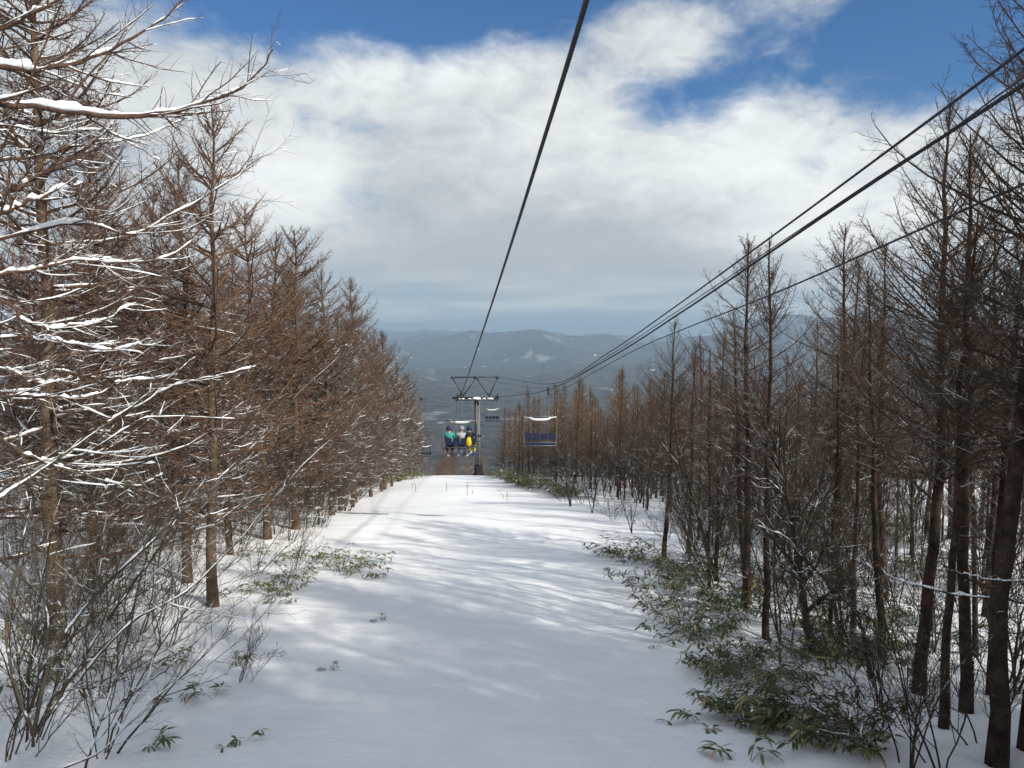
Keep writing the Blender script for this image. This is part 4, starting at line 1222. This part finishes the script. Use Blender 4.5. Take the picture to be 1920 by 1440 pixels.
def seated(loc, label, jac, tro, hel, lean=0.0, arm='rest', pack=None, turn=0.0):
    """origin on the seat surface, facing +Y"""
    root = empty('person', loc, turn); tag(root, label, 'person')
    lx = lean
    hip, wai, che, nek, hd, ht = (0, 0, .10), (lx * .3, -.02, .30), (lx * .7, 0, .52), (lx, .02, .70), (lx * 1.1, .05, .82), (lx * 1.15, .06, .93)
    J = [(hip, .11, .11), (wai, .12, .10), (che, .14, .11), (nek, .05), (hd, .085), (ht, .08)]
    E = [(0, 1), (1, 2), (2, 3), (3, 4), (4, 5)]
    A = {}
    for s in (-1, 1):
        sh = (lx * .85 + s * .19, .0, .60)
        if arm == 'out' and s == 1: elb, wr, fi = (s * .40, .02, .52), (s * .62, .08, .50), (s * .69, .10, .50)
        else: elb, wr, fi = (lx * .5 + s * .27, .10, .33), (lx * .3 + s * .17, .34, .27), (s * .15, .41, .27)
        b0 = len(J); J += [(sh, .06), (elb, .042), (wr, .030), (fi, .025)]; E += [(2, b0), (b0, b0 + 1), (b0 + 1, b0 + 2), (b0 + 2, b0 + 3)]
        kn, an, to = (s * .13, .46, .12), (s * .13, .52, -.34), (s * .13, .66, -.40)
        b1 = len(J); J += [((s * .10, .06, .08), .085), (kn, .06), (an, .042), (to, .035)]; E += [(0, b1), (b1, b1 + 1), (b1 + 1, b1 + 2), (b1 + 2, b1 + 3)]
        A[s] = (sh, elb, wr, fi, kn, an, to)
    skin('body', J, E, SK, root, 1)
    JJ = [(wai, .165, .13), (che, .185, .14), ((lx * .95, .01, .66), .085), ((0, 0, .14), .17, .14)]; EE = [(0, 1), (1, 2), (0, 3)]
    for s in (-1, 1):
        sh, elb, wr = A[s][:3]; q = len(JJ); JJ += [(sh, .085), (elb, .068), (wr, .05)]; EE += [(1, q), (q, q + 1), (q + 1, q + 2)]
    skin('jacket', JJ, EE, jac, root)
    TT = [((0, 0, .10), .15, .12)]; TE = []
    for s in (-1, 1):
        kn, an = A[s][4:6]; q = len(TT); TT += [((s * .11, .10, .09), .11), (kn, .088), (an, .075)]; TE += [(0, q), (q, q + 1), (q + 1, q + 2)]
    skin('trousers', TT, TE, tro, root)
    helmet(hel, (lx * 1.15, .05, .88), root)
    gg = MB(); gg.tube([(lx * 1.15 - .10, .14, .86), (lx * 1.15, .19, .86), (lx * 1.15 + .10, .14, .86)], .035, 8); gg.build('goggles', M['rubber'], root)
    for s in (-1, 1):
        wr, fi = A[s][2:4]; skin('glove', [(wr, .05), (fi, .045), (tuple(np.array(fi) + np.array([0, .05, -.03])), .02), (tuple(np.array(fi) + np.array([s * .03, .05, -.02])), .018),
                                          (tuple(np.array(fi) + np.array([-s * .03, .05, -.02])), .018), (tuple(np.array(fi) + np.array([-s * .06, .01, .0])), .018)],
                                 [(0, 1), (1, 2), (1, 3), (1, 4), (1, 5)], C_BLACK, root, 1)
        an, to = A[s][5:7]; skin('boot', [(tuple(np.array(an) + np.array([0, 0, .10])), .07), (an, .075), (to, .055)], [(0, 1), (1, 2)], C_GREY, root, 1)
        sk = MB(); sk.tube([(s * .13, -.25, -.44), (s * .13, .5, -.47), (s * .13, 1.2, -.49), (s * .13, 1.38, -.43)], [.04, .045, .045, .02], 6); ski = sk.build('ski', C_NAVY if s > 0 else C_WHITE, root)
    if pack is not None:
        p = MB(); V0 = [(-.15, -.14, .05), (.15, -.14, .05), (.17, -.16, .38), (-.17, -.16, .38)]
        p.tubes(np.array([[lx * .4, -.22, .02], [lx * .4, -.22, .06], [lx * .5, -.24, .22], [lx * .6, -.23, .42], [lx * .6, -.22, .50]]), np.array([.02, .13, .16, .14, .02]), 10)
        p.build('backpack', pack, root)
    return root


seat0 = at(865, 738, 36.5) + np.array([-0.06, 0, 0]) + np.array([0, 0.18, -2.75 + 0.13])
seated(tuple(seat0 + np.array([-.50, 0, 0])), 'person in a teal jacket and dark helmet on the left of the occupied chair', C_TEAL, C_NAVY, C_NAVY, -.06, 'rest', None, 0.15)
seated(tuple(seat0 + np.array([.02, 0, 0])), 'person in white and grey seated between the teal and the yellow rider', C_WHITE, C_GREY, C_GREY, .03, 'rest', None)
seated(tuple(seat0 + np.array([.47, 0, 0])), 'person in a black jacket with a bright yellow pack, arm stretched out sideways', C_BLACK, C_YEL, C_NAVY, -.05, 'out', C_YEL, -0.1)


def standing(px, py, t, label, jac, tro, hel, rz):
    x, y = at(px, py, t)[0], at(px, py, t)[1]
    root = empty('person', (x, y, float(gz(x, y))), rz); tag(root, label, 'person')
    J = [((0, 0, .95), .12, .10), ((0, .02, 1.15), .12, .09), ((0, .04, 1.36), .15, .10), ((0, .05, 1.5), .05), ((0, .07, 1.62), .085), ((0, .07, 1.72), .08)]
    E = [(0, 1), (1, 2), (2, 3), (3, 4), (4, 5)]; A = {}
    for s in (-1, 1):
        sh, elb, wr, fi = (s * .19, .04, 1.42), (s * .29, .06, 1.16), (s * .30, .28, 1.05), (s * .30, .36, 1.05)
        q = len(J); J += [(sh, .06), (elb, .042), (wr, .03), (fi, .025)]; E += [(2, q), (q, q + 1), (q + 1, q + 2), (q + 2, q + 3)]
        kn, an, to = (s * .14, .10, .50), (s * .15, -.02, .10), (s * .15, .14, .05)
        q = len(J); J += [((s * .10, 0, .88), .09), (kn, .062), (an, .045), (to, .035)]; E += [(0, q), (q, q + 1), (q + 1, q + 2), (q + 2, q + 3)]; A[s] = (sh, elb, wr, fi, kn, an, to)
    skin('body', J, E, SK, root, 1)
    JJ = [((0, .02, 1.15), .17, .13), ((0, .04, 1.36), .19, .14), ((0, .05, 1.48), .08), ((0, 0, .98), .17, .13)]; EE = [(0, 1), (1, 2), (0, 3)]
    TT = [((0, 0, .95), .15, .12)]; TE = []
    for s in (-1, 1):
        sh, elb, wr, fi, kn, an, to = A[s]
        q = len(JJ); JJ += [(sh, .085), (elb, .07), (wr, .05)]; EE += [(1, q), (q, q + 1), (q + 1, q + 2)]
        q = len(TT); TT += [((s * .11, .02, .82), .11), (kn, .085), (an, .075)]; TE += [(0, q), (q, q + 1), (q + 1, q + 2)]
        skin('glove', [(wr, .05), (fi, .045), (tuple(np.array(fi) + np.array([0, .05, -.03])), .02), (tuple(np.array(fi) + np.array([-s * .05, .01, .02])), .018)], [(0, 1), (1, 2), (1, 3)], C_BLACK, root, 1)
        skin('boot', [(tuple(np.array(an) + np.array([0, 0, .10])), .07), (an, .07), (to, .055)], [(0, 1), (1, 2)], C_GREY, root, 1)
        sk = MB(); sk.tube([(s * .15, -.7, .01), (s * .15, .1, .01), (s * .15, .8, .01), (s * .15, .95, .07)], [.03, .04, .04, .02], 6); sk.build('ski', C_WHITE, root)
    skin('jacket', JJ, EE, jac, root); skin('trousers', TT, TE, tro, root); helmet(hel, (0, .07, 1.67), root)
    return root


standing(62, 850, 44, 'distant skier in a blue jacket seen through the trees at the far left edge', C_BLUE, C_NAVY, C_ORG, 1.0)
standing(108, 850, 44, 'distant skier in blue jacket and red trousers, right of the other far skier', C_BLUE, C_RED, C_NAVY, 0.7)

# ------------------------------------------------------------------ small things near the crest
xp, yp = at(791, 880, 76)[0], at(791, 880, 76)[1]
post = empty('lamp_post', (xp, yp, float(gz(xp, yp)))); tag(post, 'slender post with a small lamp head at the end of the left tree line', 'lamp post')
hh_ = at(791, 748, 76)[2] - float(gz(xp, yp))
p = MB(); p.tube([(0, 0, -.2), (0, 0, hh_)], [.05, .035], 8); p.build('pole', M['mast'], post)
p = MB(); p.box((.1, 0, hh_ + .06), (.5, .3, .16)); p.build('lamp_head', M['steel_dark'], post)
# second line carrying the far chair
mr = MB(); mr.tubes(spline([at(*q) for q in [(800, 812, 84), (803, 815, 92), (806, 819, 104), (810, 835, 130)]]), np.full(25, .02), 5)
o = mr.build('haul_rope', M['rope']); tag(o, 'short far rope above the small chair at the end of the left trees', 'cable')
at_obj(ch3, 803, 815, 92, math.pi)
for i, (px, py, h, lb) in enumerate([(837, 921, .75, 'upright dry stem in the middle of the crest snow'), (876, 930, 1.1, 'tallest dry stem poking from the snow in front of the pylon'), (886, 926, .3, 'short dark stub beside the tallest stem'),
                                     (943, 934, .35, 'short tuft stub on the right crest snow'), (951, 938, .75, 'leaning thin stem on the right crest snow'), (779, 921, .8, 'leftmost thin stem on the crest snow'), (773, 916, .5, 'short stem next to the leftmost stem on the crest snow')]):
    x, y = gnd(px, py); root = MB(); rg = np.random.default_rng(i)
    P = np.array([[0, 0, -.1], [rg.normal(0, .02), 0, h * .5], [rg.normal(0, .06), 0, h]])
    root.tubes(P, np.array([.02, .016, .01]), 5); root.tubes(np.array([[0, 0, h * .4], [.06, .02, h * .62]]), np.array([.012, .006]), 4)
    root.tubes(np.array([[0, 0, h * .55], [-.05, .02, h * .8]]), np.array([.01, .006]), 4)
    o = root.build('dry_stem', M['stake']); o.location = (x, y, float(gz(x, y))); tag(o, lb, 'dry stem', 'dry stems on the crest snow')

# ------------------------------------------------------------------ the air
hz = bpy.data.materials.new('haze_air'); hz.use_nodes = True
hn = hz.node_tree; hn.nodes.clear()
pv = hn.nodes.new('ShaderNodeVolumePrincipled'); pv.inputs['Density'].default_value = 0.00011; pv.inputs['Color'].default_value = (0.44, 0.60, 0.78, 1); pv.inputs['Anisotropy'].default_value = 0.1
ho = hn.nodes.new('ShaderNodeOutputMaterial'); hn.links.new(pv.outputs[0], ho.inputs['Volume'])
zmin = float(GZ.min()) - 1; zmax = max(float(GZ.max()) + 15, 60.0)
mb = MB(); mb.box((0, 12000, (zmin + zmax) / 2), (30000, 26000, zmax - zmin)); print('haze top', zmax)
hb = mb.build('haze', hz, smooth=False); tag(hb, 'thin blue winter haze over the valley', 'haze', kind='stuff')
HZ = hb
0 and print('LONG', sorted(set(o['label'] for o in col.objects if o.get('label') and len(o['label'].replace('-', ' ').split()) > 16)))
print('OBJECTS', len(bpy.data.objects), 'ground verts', len(V), 'gz', GZ.min(), GZ.max())
